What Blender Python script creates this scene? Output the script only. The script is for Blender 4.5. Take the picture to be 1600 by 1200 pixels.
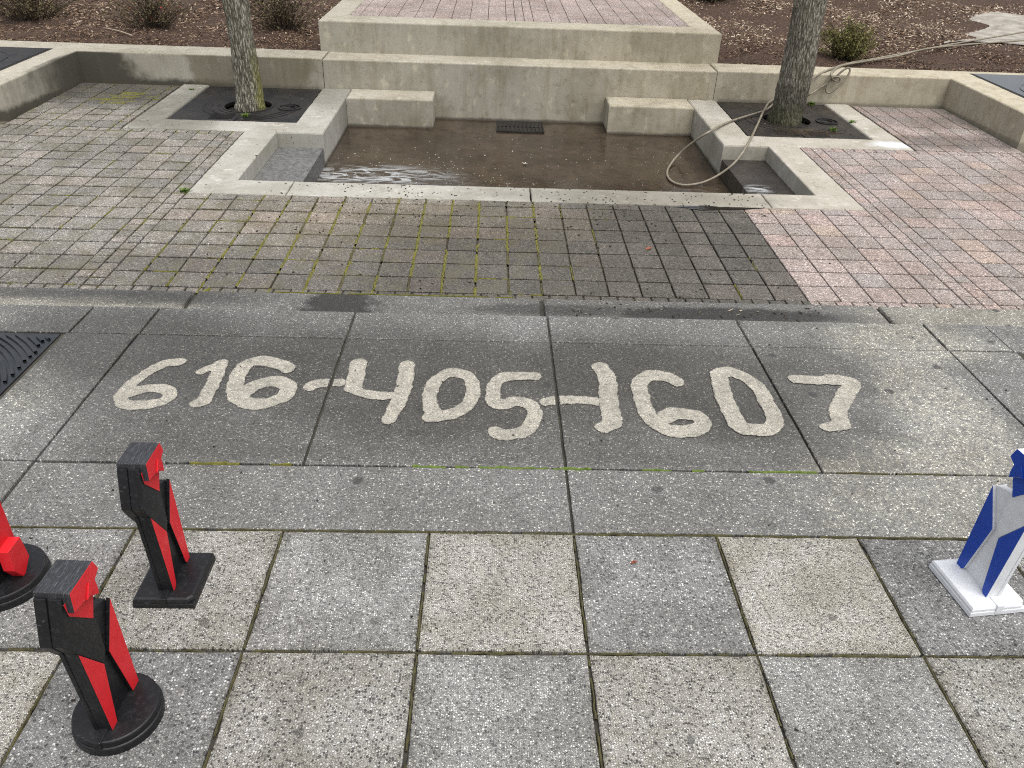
import bpy, bmesh, math, random
import numpy as np
from mathutils import Vector, Matrix
for o in list(bpy.data.objects): bpy.data.objects.remove(o)
S = bpy.context.scene
C = S.collection
rnd = random.Random(11)
R = math.radians

# ---------------------------------------------------------------- camera, sky, sun, exposure
CAM = Vector((-0.3767, -2.4094, 2.2695)); PITCH, YAW, ROLL, FPX = 0.56424, 0.03768, 0.03886, 1202.0
_f = Vector((math.sin(YAW)*math.cos(PITCH), math.cos(YAW)*math.cos(PITCH), -math.sin(PITCH)))
_r = Vector((math.cos(YAW), -math.sin(YAW), 0)); _u = _r.cross(_f)
_r, _u = math.cos(ROLL)*_r + math.sin(ROLL)*_u, -math.sin(ROLL)*_r + math.cos(ROLL)*_u
cam = bpy.data.cameras.new('camera'); co = bpy.data.objects.new('camera', cam); C.objects.link(co)
cam.sensor_width = 36; cam.lens = 36*FPX/1600; cam.clip_start = .05; cam.clip_end = 500
mw = Matrix((( _r.x, _u.x, -_f.x, CAM.x), (_r.y, _u.y, -_f.y, CAM.y), (_r.z, _u.z, -_f.z, CAM.z), (0,0,0,1)))
co.matrix_world = mw; S.camera = co

SUN_EL, SUN_AZ = 70, 140          # azimuth from +Y towards +X, degrees
w = bpy.data.worlds.new('World'); S.world = w; w.use_nodes = True
wn = w.node_tree; bg = wn.nodes['Background']
sky = wn.nodes.new('ShaderNodeTexSky'); sky.sky_type = 'NISHITA'; sky.sun_disc = False
sky.sun_elevation = R(SUN_EL); sky.sun_rotation = R(SUN_AZ); sky.air_density = 1.0; sky.dust_density = 4.0; sky.ozone_density = 1.0
hs = wn.nodes.new('ShaderNodeHueSaturation'); hs.inputs['Saturation'].default_value = .28   # overcast: the sky is nearly white
wn.links.new(sky.outputs[0], hs.inputs['Color']); wn.links.new(hs.outputs[0], bg.inputs['Color']); bg.inputs['Strength'].default_value = .15
sl = bpy.data.lights.new('sun', 'SUN'); sl.energy = 1.1; sl.angle = R(40); sl.color = (1, .965, .91)
so = bpy.data.objects.new('sun', sl); C.objects.link(so)
sd = Vector((math.sin(R(SUN_AZ))*math.cos(R(SUN_EL)), math.cos(R(SUN_AZ))*math.cos(R(SUN_EL)), math.sin(R(SUN_EL))))
so.rotation_euler = sd.to_track_quat('Z', 'Y').to_euler(); so.location = (0, 0, 12)
S.view_settings.view_transform = 'Standard'; S.view_settings.look = 'None'; S.view_settings.gamma = 1
S.view_settings.exposure = .74; S.view_settings.use_curve_mapping = False
S.render.engine = 'CYCLES'
S.cycles.max_bounces = 4; S.cycles.diffuse_bounces = 2; S.cycles.filter_width = 1.1; S.cycles.use_denoising = False; S.cycles.glossy_bounces = 2; S.cycles.caustics_reflective = False; S.cycles.caustics_refractive = False

# ---------------------------------------------------------------- levels
def zp(y): return -.19 + .03*(y - 2.6)           # the lower plaza rises gently towards the wall
def P(x, y, h=0.): return (x, y, zp(y) + h)
def pix_h(px, py, h):                            # a point of the plaza level, measured from the photograph
    d = _f + (px-800)/FPX*_r - (py-600)/FPX*_u
    t = (-.19 + h + .03*(CAM.y-2.6) - CAM.z)/(d.z - .03*d.y)
    return CAM + t*d
def pix0(px, py, z=0.):
    d = _f + (px-800)/FPX*_r - (py-600)/FPX*_u
    return CAM + (z-CAM.z)/d.z*d
def to_px(p):
    d = Vector(p) - CAM; z = d.dot(_f)
    return (800 + FPX*d.dot(_r)/z, 600 - FPX*d.dot(_u)/z, z)

# ---------------------------------------------------------------- object helpers
def link(name, me, mat=None, parent=None):
    o = bpy.data.objects.new(name, me); C.objects.link(o)
    if mat is not None and me is not None:
        for m in (mat if isinstance(mat, (list, tuple)) else [mat]): me.materials.append(m)
    if parent is not None: o.parent = parent
    return o
def tag(o, label, cat=None, group=None, kind=None):
    o['label'] = label
    if cat: o['category'] = cat
    if group: o['group'] = group
    if kind: o['kind'] = kind
    return o
def thing(name, label, cat, loc=(0,0,0), group=None):
    o = bpy.data.objects.new(name, None); C.objects.link(o); o.location = loc; o.empty_display_size = .1
    return tag(o, label, cat, group)
def mesh(name, vs, fs, mi=None, smooth=False):
    me = bpy.data.meshes.new(name); me.from_pydata([tuple(v) for v in vs], [], fs)
    if mi is not None: me.polygons.foreach_set('material_index', mi)
    if smooth: me.polygons.foreach_set('use_smooth', [True]*len(me.polygons))
    me.update(); return me
def area2(p): return sum(p[i][0]*p[(i+1)%len(p)][1]-p[(i+1)%len(p)][0]*p[i][1] for i in range(len(p)))
def inset(p, d):                                 # mitred inset of a counter-clockwise polygon
    q = []; n = len(p)
    for i in range(n):
        a, b, c = Vector(p[i-1][:2]), Vector(p[i][:2]), Vector(p[(i+1)%n][:2])
        e1 = (b-a).normalized(); e2 = (c-b).normalized()
        n1 = Vector((-e1.y, e1.x)); n2 = Vector((-e2.y, e2.x)); m = n1+n2
        k = max(.3, m.length_squared/2)
        q.append((b.x+m.x*d/k, b.y+m.y*d/k))
    return q
def subdiv(p, step, jit, r):                     # points along the outline, a little uneven
    q = []; n = len(p)
    for i in range(n):
        a, b = Vector(p[i]), Vector(p[(i+1)%n]); L = (b-a).length; k = max(1, int(L/step)); nn = Vector((-(b-a).y, (b-a).x))/max(L, 1e-6)
        for t in range(k):
            v = a.lerp(b, t/k)
            if t: v = v + nn*abs(r.gauss(0, jit))
            q.append((v.x, v.y))
    return q
def prism_data(poly, h0, h1, bev=.012, sheared=True, step=None, jit=.0015, r=rnd, rounds=2):
    poly = [tuple(p[:2]) for p in poly]
    if area2(poly) < 0: poly = poly[::-1]
    if step: poly = subdiv(poly, step, jit, r)
    n = len(poly); zf = (lambda y: zp(y)) if sheared else (lambda y: 0.)
    rings = [(poly, h0), (poly, h1-bev)]
    for k in range(1, rounds+1):
        a = math.pi/2*k/rounds
        rings.append((inset(poly, bev*(1-math.cos(a))), h1-bev+bev*math.sin(a)))
    vs, fs = [], []
    for ring, h in rings:
        for (x, y) in ring:
            j = abs(r.gauss(0, jit)) if (step and h > h1-bev*.5) else 0
            vs.append((x, y, zf(y)+h-j*.6))
    for k in range(len(rings)-1):
        for i in range(n):
            a, b = k*n+i, k*n+(i+1)%n
            fs.append((a, b, b+n, a+n))
    fs.append(tuple(range((len(rings)-1)*n, len(rings)*n)))
    return vs, fs
def prism(name, poly, h0, h1, mat, parent=None, **k):
    vs, fs = prism_data(poly, h0, h1, **k)
    return link(name, mesh(name, vs, fs), mat, parent)
def rect(x0, y0, x1, y1): return [(x0, y0), (x1, y0), (x1, y1), (x0, y1)]
def box_data(x0, x1, y0, y1, z0, z1):
    v = [(x, y, z) for z in (z0, z1) for y in (y0, y1) for x in (x0, x1)]
    return v, [(0,2,3,1), (4,5,7,6), (0,1,5,4), (2,6,7,3), (0,4,6,2), (1,3,7,5)]
def join(parts):
    V, F = [], []
    for vs, fs in parts:
        b = len(V); V += list(vs); F += [tuple(i+b for i in f) for f in fs]
    return V, F
def catmull(pts, k=8):
    pts = [Vector(p) for p in pts]; q = []
    for i in range(len(pts)-1):
        p0 = pts[max(i-1, 0)]; p1 = pts[i]; p2 = pts[i+1]; p3 = pts[min(i+2, len(pts)-1)]
        for t in range(k):
            t = t/k
            q.append(.5*((2*p1)+(p2-p0)*t+(2*p0-5*p1+4*p2-p3)*t*t+(3*p1-p0-3*p2+p3)*t**3))
    q.append(pts[-1]); return q
def tube_data(pts, rad, n=8, cap=True):
    pts = [Vector(p) for p in pts]; V, F = [], []
    up = None
    for i, p in enumerate(pts):
        d = (pts[min(i+1, len(pts)-1)]-pts[max(i-1, 0)]).normalized()
        if up is None: up = d.orthogonal().normalized()
        up = (up-d*up.dot(d)).normalized(); s = d.cross(up)
        rr = rad(i/(len(pts)-1)) if callable(rad) else rad
        for k in range(n):
            a = 2*math.pi*k/n; V.append(p+(up*math.cos(a)+s*math.sin(a))*rr)
    for i in range(len(pts)-1):
        for k in range(n):
            F.append((i*n+k, i*n+(k+1)%n, (i+1)*n+(k+1)%n, (i+1)*n+k))
    if cap:
        F.append(tuple(range(n-1, -1, -1))); F.append(tuple(range((len(pts)-1)*n, len(pts)*n)))
    return V, F

# ---------------------------------------------------------------- materials
class G:
    def __init__(s, name, flat=False):
        s.flat = flat; s.m = bpy.data.materials.new(name); s.m.use_nodes = True; s.nt = s.m.node_tree
        s.b = s.nt.nodes['Principled BSDF']; s._p = None; s.nc = {}; s._x = None
    def node(s, t, ins=(), **pr):
        n = s.nt.nodes.new(t)
        for k, v in pr.items(): setattr(n, k, v)
        for k, v in dict(ins).items(): s.put(n.inputs[k], v)
        return n
    def put(s, sock, v):
        if isinstance(v, bpy.types.NodeSocket): s.nt.links.new(v, sock)
        elif isinstance(v, (tuple, list)) and sock.type == 'RGBA' and len(v) == 3: sock.default_value = (*v, 1)
        else: sock.default_value = v
    @property
    def pos(s):
        if s._p is None: s._p = s.node('ShaderNodeNewGeometry').outputs['Position']
        return s._p
    def xyz(s):
        if s._x is None: s._x = s.node('ShaderNodeSeparateXYZ', {0: s.pos})
        n = s._x; return n.outputs[0], n.outputs[1], n.outputs[2]
    def ma(s, op, a, b=0., c=None, clamp=False):
        n = s.node('ShaderNodeMath', {0: a, 1: b}, operation=op, use_clamp=clamp)
        if c is not None: s.put(n.inputs[2], c)
        return n.outputs[0]
    def mix(s, f, a, b, blend='MIX'):
        n = s.nt.nodes.new('ShaderNodeMix'); n.data_type = 'RGBA'; n.blend_type = blend
        s.put(n.inputs[0], f); s.put(n.inputs[6], a); s.put(n.inputs[7], b); return n.outputs[2]
    def noise(s, scale, detail=4., rough=.6, vec=None, dist=0.):
        if vec is None:
            key = (scale, dist)
            if key not in s.nc: s.nc[key] = s._noise(scale, min(detail, 4.), rough, None, dist)
            return s.nc[key]
        return s._noise(scale, detail, rough, vec, dist)
    def _noise(s, scale, detail, rough, vec, dist):
        return s.node('ShaderNodeTexNoise', {'Vector': vec or s.pos, 'Scale': scale, 'Detail': detail, 'Roughness': rough, 'Distortion': dist}, noise_dimensions='2D' if s.flat else '3D').outputs['Fac']
    def vor(s, scale, vec=None, rand=1., feature='F1'):
        return s.node('ShaderNodeTexVoronoi', {'Vector': vec or s.pos, 'Scale': scale, 'Randomness': rand}, feature=feature, voronoi_dimensions='2D' if s.flat else '3D')
    def chan(s, col, i): return s.node('ShaderNodeSeparateColor', {0: col}).outputs[i]
    def ss(s, v, a, b, lo=0., hi=1.):
        return s.node('ShaderNodeMapRange', {'Value': v, 'From Min': a, 'From Max': b, 'To Min': lo, 'To Max': hi}, interpolation_type='SMOOTHSTEP').outputs[0]
    def ramp(s, f, stops, interp='LINEAR'):
        n = s.node('ShaderNodeValToRGB', {0: f}); e = n.color_ramp; e.interpolation = interp
        while len(e.elements) < len(stops): e.elements.new(.5)
        for el, (p, c) in zip(e.elements, stops): el.position = p; el.color = (*c, 1)
        return n.outputs[0]
    def map(s, sc=(1,1,1), loc=(0,0,0), rot=(0,0,0)):
        return s.node('ShaderNodeMapping', {'Vector': s.pos, 'Scale': sc, 'Location': loc, 'Rotation': rot}).outputs[0]
    def ell(s, cx, cy, rx, ry, soft=.35, warp=.8, nscale=3.):
        x, y, _ = s.xyz()
        a = s.ma('DIVIDE', s.ma('SUBTRACT', x, cx), rx); b = s.ma('DIVIDE', s.ma('SUBTRACT', y, cy), ry)
        d = s.ma('SQRT', s.ma('ADD', s.ma('MULTIPLY', a, a), s.ma('MULTIPLY', b, b)))
        d = s.ma('ADD', d, s.ma('MULTIPLY', s.ma('SUBTRACT', s.noise(nscale, 5, .65), .5), warp))
        return s.ss(d, 1+soft, 1-soft)
    def bump(s, h, strength=.4, dist=.01):
        return s.node('ShaderNodeBump', {'Height': h, 'Strength': strength, 'Distance': dist}).outputs[0]
    def out(s, col, rough=.8, normal=None, spec=.4, **k):
        s.put(s.b.inputs['Base Color'], col); s.put(s.b.inputs['Roughness'], rough); s.put(s.b.inputs['Specular IOR Level'], spec)
        if normal is not None: s.put(s.b.inputs['Normal'], normal)
        for kk, v in k.items(): s.put(s.b.inputs[kk.replace('_', ' ')], v)
        return s.m
def own_noise(g, scale):
    r = obj_rand(g); off = g.node('ShaderNodeCombineXYZ', {0: g.ma('MULTIPLY', r, 97.), 1: g.ma('MULTIPLY', r, 331.)}).outputs[0]
    return g._noise(scale, 4., .62, g.node('ShaderNodeVectorMath', {0: g.pos, 1: off}, operation='ADD').outputs[0], .4)
def obj_rand(g): return g.node('ShaderNodeObjectInfo').outputs['Random']
def maxm(g, *ms):
    m = ms[0]
    for k in ms[1:]: m = g.ma('MAXIMUM', m, k)
    return m

def aggregate(g, scale, matrix, peb, thr=.35, fine=.5, each=None):
    """exposed aggregate: pebbles of mixed greys set in a mortar; returns colour and height"""
    v = g.vor(scale if each is None else g.ma('ADD', scale*.82, g.ma('MULTIPLY', each, scale*.4))); c = g.node('ShaderNodeSeparateColor', {0: v.outputs['Color']})
    inside = g.ss(v.outputs['Distance'], .52, .30)
    pres = g.ss(c.outputs[1], thr-.04, thr+.04)
    m1 = g.ma('MULTIPLY', inside, pres)
    pc = g.ramp(c.outputs[0], peb)
    v2 = g.vor(scale*2.3); c2 = g.node('ShaderNodeSeparateColor', {0: v2.outputs['Color']})
    m2 = g.ma('MULTIPLY', g.ss(v2.outputs['Distance'], .55, .3), fine)
    pc2 = g.ramp(c2.outputs[0], peb)
    base = g.mix(g.noise(scale*3, 3), matrix, tuple(.55*t for t in matrix))
    col = g.mix(m2, base, pc2); col = g.mix(m1, col, pc)
    h = g.ma('ADD', g.ma('MULTIPLY', m1, .8), g.ma('MULTIPLY', m2, .4))
    return col, h

def m_slab_light():
    g = G('pale exposed aggregate', True)
    peb = [(0, (.045,.043,.042)), (.18, (.10,.097,.093)), (.32, (.24,.23,.208)), (.55, (.36,.345,.308)), (.82, (.50,.485,.44)), (1, (.70,.68,.64))]
    col, h = aggregate(g, 118, (.39,.375,.335), [(p, tuple(min(.8, 1.22*v) for v in c)) for p, c in peb], .25, .7, obj_rand(g))
    col = g.mix(g.ss(own_noise(g, 3.), .34, .66), g.mix(1., col, (.75,.74,.70), 'MULTIPLY'), col)
    col = g.mix(g.ma('MULTIPLY', g.ss(g.noise(9), .55, .75), .3), col, g.mix(1., col, (1.12,1.09,.98), 'MULTIPLY'))
    col = g.mix(1., col, g.ramp(obj_rand(g), [(0, (.86,.87,.885)), (1, (1.11,1.10,1.085))]), 'MULTIPLY')
    oc = g.node('ShaderNodeSeparateXYZ', {0: g.node('ShaderNodeTexCoord').outputs['Object']})
    ed = g.ma('MAXIMUM', g.ma('ABSOLUTE', oc.outputs[0]), g.ma('ABSOLUTE', oc.outputs[1]))
    gv = g.vor(2.3); gum = g.ma('MULTIPLY', g.ss(g.ma('ADD', gv.outputs['Distance'], g.ma('MULTIPLY', g.noise(30), .05)), .075, .055), g.ss(g.chan(gv.outputs['Color'], 1), .80, .82))
    col = g.mix(g.ma('MULTIPLY', gum, .6), col, (.06,.058,.055))
    gm = g.ss(g.ma('ADD', ed, g.ma('MULTIPLY', g.ma('SUBTRACT', g.noise(9), .5), .09)), .262, .312)
    col = g.mix(g.ma('MULTIPLY', gm, .42), col, g.mix(1., col, (.52,.50,.42), 'MULTIPLY'))
    return g.out(col, .9, g.bump(h, .9, .008))
def m_slab_dark():
    g = G('grey exposed aggregate', True)
    peb = [(0, (.05,.05,.05)), (.3, (.135,.134,.132)), (.6, (.225,.222,.214)), (.82, (.33,.325,.31)), (.93, (.52,.51,.485)), (1, (.72,.71,.67))]
    col, h = aggregate(g, 104, (.275,.274,.268), [(p, tuple(min(.8, 1.38*v) for v in c)) for p, c in peb], .35, .7, obj_rand(g))
    col = g.mix(g.ss(own_noise(g, 3.), .34, .66), g.mix(1., col, (.74,.735,.72), 'MULTIPLY'), col)
    col = g.mix(1., col, g.ramp(obj_rand(g), [(0, (.78,.783,.785)), (1, (1.08,1.07,1.045))]), 'MULTIPLY')
    oc = g.node('ShaderNodeSeparateXYZ', {0: g.node('ShaderNodeTexCoord').outputs['Object']})
    ed = g.ma('MAXIMUM', g.ma('ABSOLUTE', oc.outputs[0]), g.ma('ABSOLUTE', oc.outputs[1]))
    gv = g.vor(2.3); gum = g.ma('MULTIPLY', g.ss(g.ma('ADD', gv.outputs['Distance'], g.ma('MULTIPLY', g.noise(30), .05)), .075, .055), g.ss(g.chan(gv.outputs['Color'], 1), .80, .82))
    col = g.mix(g.ma('MULTIPLY', gum, .6), col, (.06,.058,.055))
    gm = g.ss(g.ma('ADD', ed, g.ma('MULTIPLY', g.ma('SUBTRACT', g.noise(9), .5), .09)), .262, .312)
    col = g.mix(g.ma('MULTIPLY', gm, .42), col, g.mix(1., col, (.52,.50,.42), 'MULTIPLY'))
    return g.out(col, .88, g.bump(h, .8, .008))
FINE = [(0, (.05,.05,.05)), (.3, (.12,.118,.112)), (.6, (.20,.195,.18)), (.86, (.29,.28,.255)), (.95, (.58,.56,.5)), (1, (.72,.70,.64))]
def m_terrace(name, digits=False, step=False):
    """the big slabs: washed concrete, wet and grimy, scoured paler where it has been cleaned"""
    g = G(name, True); x, y, z = g.xyz()
    dirty, h = aggregate(g, 110, (.175,.172,.163), FINE, .38, .8)
    dirty = g.mix(g.ss(g.noise(1.3), .3, .68), g.mix(1., dirty, (.80,.79,.77), 'MULTIPLY'), dirty)
    dirty = g.mix(g.ma('MULTIPLY', g.ss(g.noise(6), .5, .72), .35), dirty, g.mix(1., dirty, (.6,.58,.53), 'MULTIPLY'))
    if step:
        wet = maxm(g, g.ell(-1.42, 2.42, .26, .30, .3, 1.3, 7), g.ma('MULTIPLY', g.ell(.1, 2.42, .6, .09, .4, .8, 6), .7), g.ell(1.3, 2.40, .85, .12, .3, .75, 6), g.ma('MULTIPLY', g.ell(-2.9, 2.5, .9, .12, .5, .9, 4), .7))
        dry = maxm(g, g.ell(3.4, 2.4, 1.0, .6, .4, .6, 3), g.ell(-3.3, 2.35, .8, .12, .5))
        dark = (.15,.14,.125)
    else:
        wet = maxm(g, g.ell(-1.2, 1.30, 1.5, .50, .5), g.ell(.35, 1.32, 1.5, .42, .5), g.ell(-.7, .95, 1.0, .42, .5), g.ell(-2.5, 1.55, .9, .5, .5), g.ell(.85, 1.05, .6, .5, .5))
        dry = maxm(g, g.ell(2.08, 1.0, .27, .60, .35, 1.0, 5), g.ma('MULTIPLY', g.ell(1.75, .2, .6, .30, .6, 1.5, 5), .7), g.ell(2.25, 1.75, .5, .3), g.ell(1.35, .48, .22, .07, .6, 1.3, 9), g.ell(1.9, .55, .5, .16, .6, 1.4, 7), g.ma('MULTIPLY', g.ell(-3.0, .9, .4, .5), .5))
        dry = g.ma('MULTIPLY', dry, g.ss(g.noise(24), .32, .58, .3, 1.))
        damp = g.ma('MULTIPLY', g.ma('MULTIPLY', g.ss(y, .40, .5), g.ss(y, 1.66, 1.63)), g.ma('MULTIPLY', g.ss(x, -2.5, -2.2), g.ss(g.ma('ADD', x, g.ma('MULTIPLY', g.noise(5), .5)), 2.1, 1.7)))
        wet = g.ma('MAXIMUM', wet, g.ma('MULTIPLY', damp, .62))
        dark = (.36,.34,.305)
    dirty = g.mix(g.ma('MULTIPLY', wet, .9), dirty, g.mix(1., dirty, dark, 'MULTIPLY'))
    dirty = g.mix(g.ma('MULTIPLY', dry, .85), dirty, g.mix(1., dirty, (2.0,1.96,1.80), 'MULTIPLY'))
    v = g.vor(2.1); blot = g.ma('MULTIPLY', g.ss(g.ma('ADD', v.outputs['Distance'], g.ma('MULTIPLY', g.noise(24), .06)), .095, .07), g.ss(g.chan(v.outputs['Color'], 0), .74, .78))
    dirty = g.mix(g.ma('MULTIPLY', blot, .75), dirty, (.035,.032,.03))
    dirty = g.mix(1., dirty, (.70,.70,.70) if step else (.87,.88,.895), 'MULTIPLY')
    film = g.ell(-2.1, 1.5, 1.15, .75, .6, .7, 2)
    rough = g.ma('SUBTRACT', g.ss(g.ma('ADD', g.ma('MULTIPLY', wet, .8), g.ma('MULTIPLY', g.noise(6), .35)), .25, .95, .85, .55 if not step else .5), g.ma('MULTIPLY', film, .34 if not step else 0.))
    col = dirty
    if digits:
        cl, h = aggregate(g, 120, (.36,.337,.28), [(0, (.09,.084,.075)), (.13, (.20,.188,.158)), (.4, (.335,.313,.26)), (.8, (.44,.412,.34)), (1, (.60,.57,.50))], .35, .7)
        at = g.node('ShaderNodeAttribute', attribute_name='clean').outputs['Fac']
        e = g.ma('ADD', at, g.ma('MULTIPLY', g.ma('SUBTRACT', g.noise(70), .5), 1.1))
        f = g.ma('MULTIPLY', g.ss(e, .2, .8), g.ma('MULTIPLY', g.ss(g.noise(24), .25, .55, .72, 1.), g.ss(g.noise(6), .3, .6, .78, 1.)))
        col = g.mix(f, dirty, cl); rough = g.mix(f, rough, (.85,.85,.85))
    return g.out(col, rough, g.bump(h, .4, .004), spec=.5)
def m_concrete(name, wall=False):
    g = G(name); x, y, z = g.xyz()
    n1 = g.noise(1.6); n2 = g.noise(14); n3 = g.noise(95); n4 = g.noise(5.)
    st = g._noise(9., 4., .62, g.map((1,1,.13)), 0.)
    clean = g.ss(g.ma('ADD', x, g.ma('MULTIPLY', g.ma('SUBTRACT', n1, .5), 3.)), -1.2, 3.)
    if wall: col = g.mix(clean, (.35,.327,.266), (.42,.378,.288))
    else: col = g.mix(clean, (.365,.355,.315), (.39,.366,.312))
    hh = g.ma('SUBTRACT', g.ma('ADD', z, .19), g.ma('MULTIPLY', g.ma('SUBTRACT', y, 2.6), .03))
    def dk(f, amt, m): return g.mix(g.ma('MULTIPLY', f, amt), col, g.mix(1., col, m, 'MULTIPLY'))
    col = dk(g.ss(n1, .62, .32), .8, (.76,.745,.70))
    col = dk(g.ss(n4, .5, .72), .35, (.72,.69,.62))
    col = dk(g.ss(st, .46, .70), .55 if wall else .2, (.70,.66,.56))
    col = dk(g.ss(n2, .52, .72), .5, (.64,.62,.58))
    col = dk(g.ss(n3, .52, .7), .55, (.5,.49,.46))
    col = g.mix(g.ma('MULTIPLY', g.ss(g._noise(8, 4., .6, g.map((1,1,.6), (3,1,7)), 0.), .58, .72), .5), col, (.56,.51,.38) if wall else (.55,.53,.47))
    if wall:
        face = g.ss(z, .372, .352)
        a = g.ss(g.ma('ADD', g.ma('ADD', x, g.ma('MULTIPLY', z, 1.1)), g.ma('MULTIPLY', g.ma('SUBTRACT', n4, .5), .8)), -4.75, -5.15)
        b = g.ma('MULTIPLY', g.ss(g.ma('ADD', y, g.ma('MULTIPLY', g.ma('SUBTRACT', n4, .5), .8)), 6.9, 8.2), g.ss(x, -5.7, -5.8))
        a = g.ma('MULTIPLY', a, g.ss(y, 8.5, 8.56)); b = g.ma('MULTIPLY', b, g.ss(x, -5.95, -5.90))
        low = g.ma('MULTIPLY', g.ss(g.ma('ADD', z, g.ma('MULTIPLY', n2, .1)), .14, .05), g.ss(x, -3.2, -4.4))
        streak = g.ma('MULTIPLY', g.ma('MULTIPLY', g.ss(st, .35, .55), g.ss(g.ma('ADD', x, g.ma('MULTIPLY', n4, .2)), -4.27, -4.36)), face)
        col = g.mix(g.ma('MULTIPLY', streak, .35), col, (.47,.44,.37))
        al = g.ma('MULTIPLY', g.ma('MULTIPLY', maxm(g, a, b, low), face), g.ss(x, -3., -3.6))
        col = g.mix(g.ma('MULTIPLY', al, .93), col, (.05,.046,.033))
        mid = g.ma('MULTIPLY', g.ss(g.ma('ADD', g.ma('SUBTRACT', x, g.ma('MULTIPLY', z, -.35)), g.ma('MULTIPLY', n4, .2)), -4.30, -4.22), g.ss(g.ma('SUBTRACT', x, g.ma('MULTIPLY', z, .6)), -2.85, -3.0))
        mid = g.ma('MULTIPLY', g.ma('MULTIPLY', mid, face), g.ss(y, 8.5, 8.56))
        col = g.mix(g.ma('MULTIPLY', mid, .62), col, (.135,.115,.07))
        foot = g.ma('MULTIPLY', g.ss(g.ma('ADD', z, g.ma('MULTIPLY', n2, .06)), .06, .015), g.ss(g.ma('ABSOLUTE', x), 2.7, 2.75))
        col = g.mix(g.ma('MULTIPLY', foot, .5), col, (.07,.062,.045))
    else:
        soap = g.ell(4.40, 6.72, .28, .12, .6, 1.2, 6)
        col = g.mix(g.ma('MULTIPLY', soap, .6), col, (.72,.76,.80))
        wet = maxm(g, g.ell(1.0, 4.75, 1.4, .3, .5, .9, 3), g.ell(-2.5, 8.2, .35, .6, .5, .8, 5), g.ma('MULTIPLY', g.ell(-4.1, 7.3, .6, 1.2, .5, .8, 3), 1.2))
        col = g.mix(g.ma('MULTIPLY', wet, .75, clamp=True), col, g.mix(1., col, (.46,.45,.42), 'MULTIPLY'))
        spots = g.vor(11); k = g.ma('MULTIPLY', g.ss(spots.outputs['Distance'], .13, .08), g.ss(g.chan(spots.outputs['Color'], 0), .6, .65))
        col = g.mix(g.ma('MULTIPLY', k, .8), col, (.04,.035,.03))
    tide = g.ss(g.ma('ADD', hh, g.ma('MULTIPLY', n4, .06)), -.285, -.325)
    col = g.mix(g.ma('MULTIPLY', tide, .8), col, (.055,.046,.034))
    h = g.ma('ADD', g.ma('MULTIPLY', n2, .7), g.ma('MULTIPLY', n3, .5))
    return g.out(col, .88, g.bump(h, .4, .006))
def m_paver(name, typ, platform=False):
    g = G(name, True); x, y, z = g.xyz()
    t = g.node('ShaderNodeAttribute', attribute_name='tint', attribute_type=typ).outputs['Fac']
    pink = g.ramp(t, [(0, (.265,.243,.228)), (.2, (.295,.258,.24)), (.45, (.32,.268,.248)), (.75, (.34,.276,.255)), (.93, (.365,.274,.245)), (1, (.37,.30,.24))])
    grey = g.ramp(t, [(0, (.198,.188,.170)), (.4, (.230,.216,.194)), (.8, (.256,.237,.212)), (1, (.278,.246,.220))])
    cl = g.ss(x, 1.99, 2.0) if not platform else 1.
    pink = g.mix(.3, pink, (.322,.268,.248))
    col = g.mix(cl, grey, pink)
    v = g.vor(95); c = g.chan(v.outputs['Color'], 0); v2 = g.vor(210); c2 = g.chan(v2.outputs['Color'], 0)
    sp = g.ss(v.outputs['Distance'], .6, .3)
    gr_ = [(0, (.38,.38,.38)), (.45, (.85,.85,.85)), (.8, (1.2,1.2,1.2)), (.93, (1.7,1.7,1.66)), (1, (2.2,2.2,2.1))]
    col = g.mix(g.ma('MULTIPLY', sp, .95), col, g.mix(1., col, g.ramp(c, gr_), 'MULTIPLY'))
    col = g.mix(.75, col, g.mix(1., col, g.ramp(c2, gr_), 'MULTIPLY'))
    col = g.mix(g.ss(g.noise(1.5), .32, .68), g.mix(1., col, (.76,.75,.72), 'MULTIPLY'), col)
    col = g.mix(g.ma('MULTIPLY', g.ss(g.noise(7), .5, .75), .5), col, g.mix(1., col, (.66,.64,.60), 'MULTIPLY'))
    rough = .88
    if not platform:
        xw = g.ma('ADD', g.ma('ADD', x, .5), g.ma('MULTIPLY', g.ma('SUBTRACT', g.noise(.9), .5), 2.0))
        wet = g.ma('MULTIPLY', g.ma('MULTIPLY', g.ss(xw, -2.5, -.5), g.ma('SUBTRACT', 1., cl)), g.ss(g.ma('SUBTRACT', y, g.ma('MULTIPLY', xw, .6)), 5.2, 3.4))
        wet = maxm(g, wet, g.ma('MULTIPLY', g.ell(-2.0, 2.95, 1.5, .45, .6), .8), g.ma('MULTIPLY', g.ell(5.2, 6.9, .8, .30), .7), g.ma('MULTIPLY', g.ell(5.3, 8.1, .7, .6), .6), g.ell(-5.3, 8.15, 1.0, .75, .4, .5))
        col = g.mix(g.ma('MULTIPLY', wet, .9), col, g.mix(1., col, (.33,.325,.305), 'MULTIPLY'))
        mossy = g.ma('MULTIPLY', g.ma('MULTIPLY', g.ss(g.noise(4.2), .46, .66), g.ss(x, .9, -.6)), g.ss(g.noise(40), .3, .6, .2, .55))
        col = g.mix(mossy, col, (.105,.094,.054))
        brown = g.ma('MULTIPLY', g.ell(-.9, 4.0, 1.8, .6, .6, 1.2, 2), .4)
        col = g.mix(brown, col, g.mix(1., col, (.84,.70,.52), 'MULTIPLY'))
        rough = g.ss(g.ma('ADD', wet, g.ma('MULTIPLY', g.ma('SUBTRACT', g.noise(7), .5), .6)), 0., 1., .88, .62)
    h = g.ma('ADD', g.ma('MULTIPLY', sp, .6), g.ma('MULTIPLY', g.noise(70), .8))
    return g.out(col, rough, g.bump(h, .5, .005))
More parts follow.
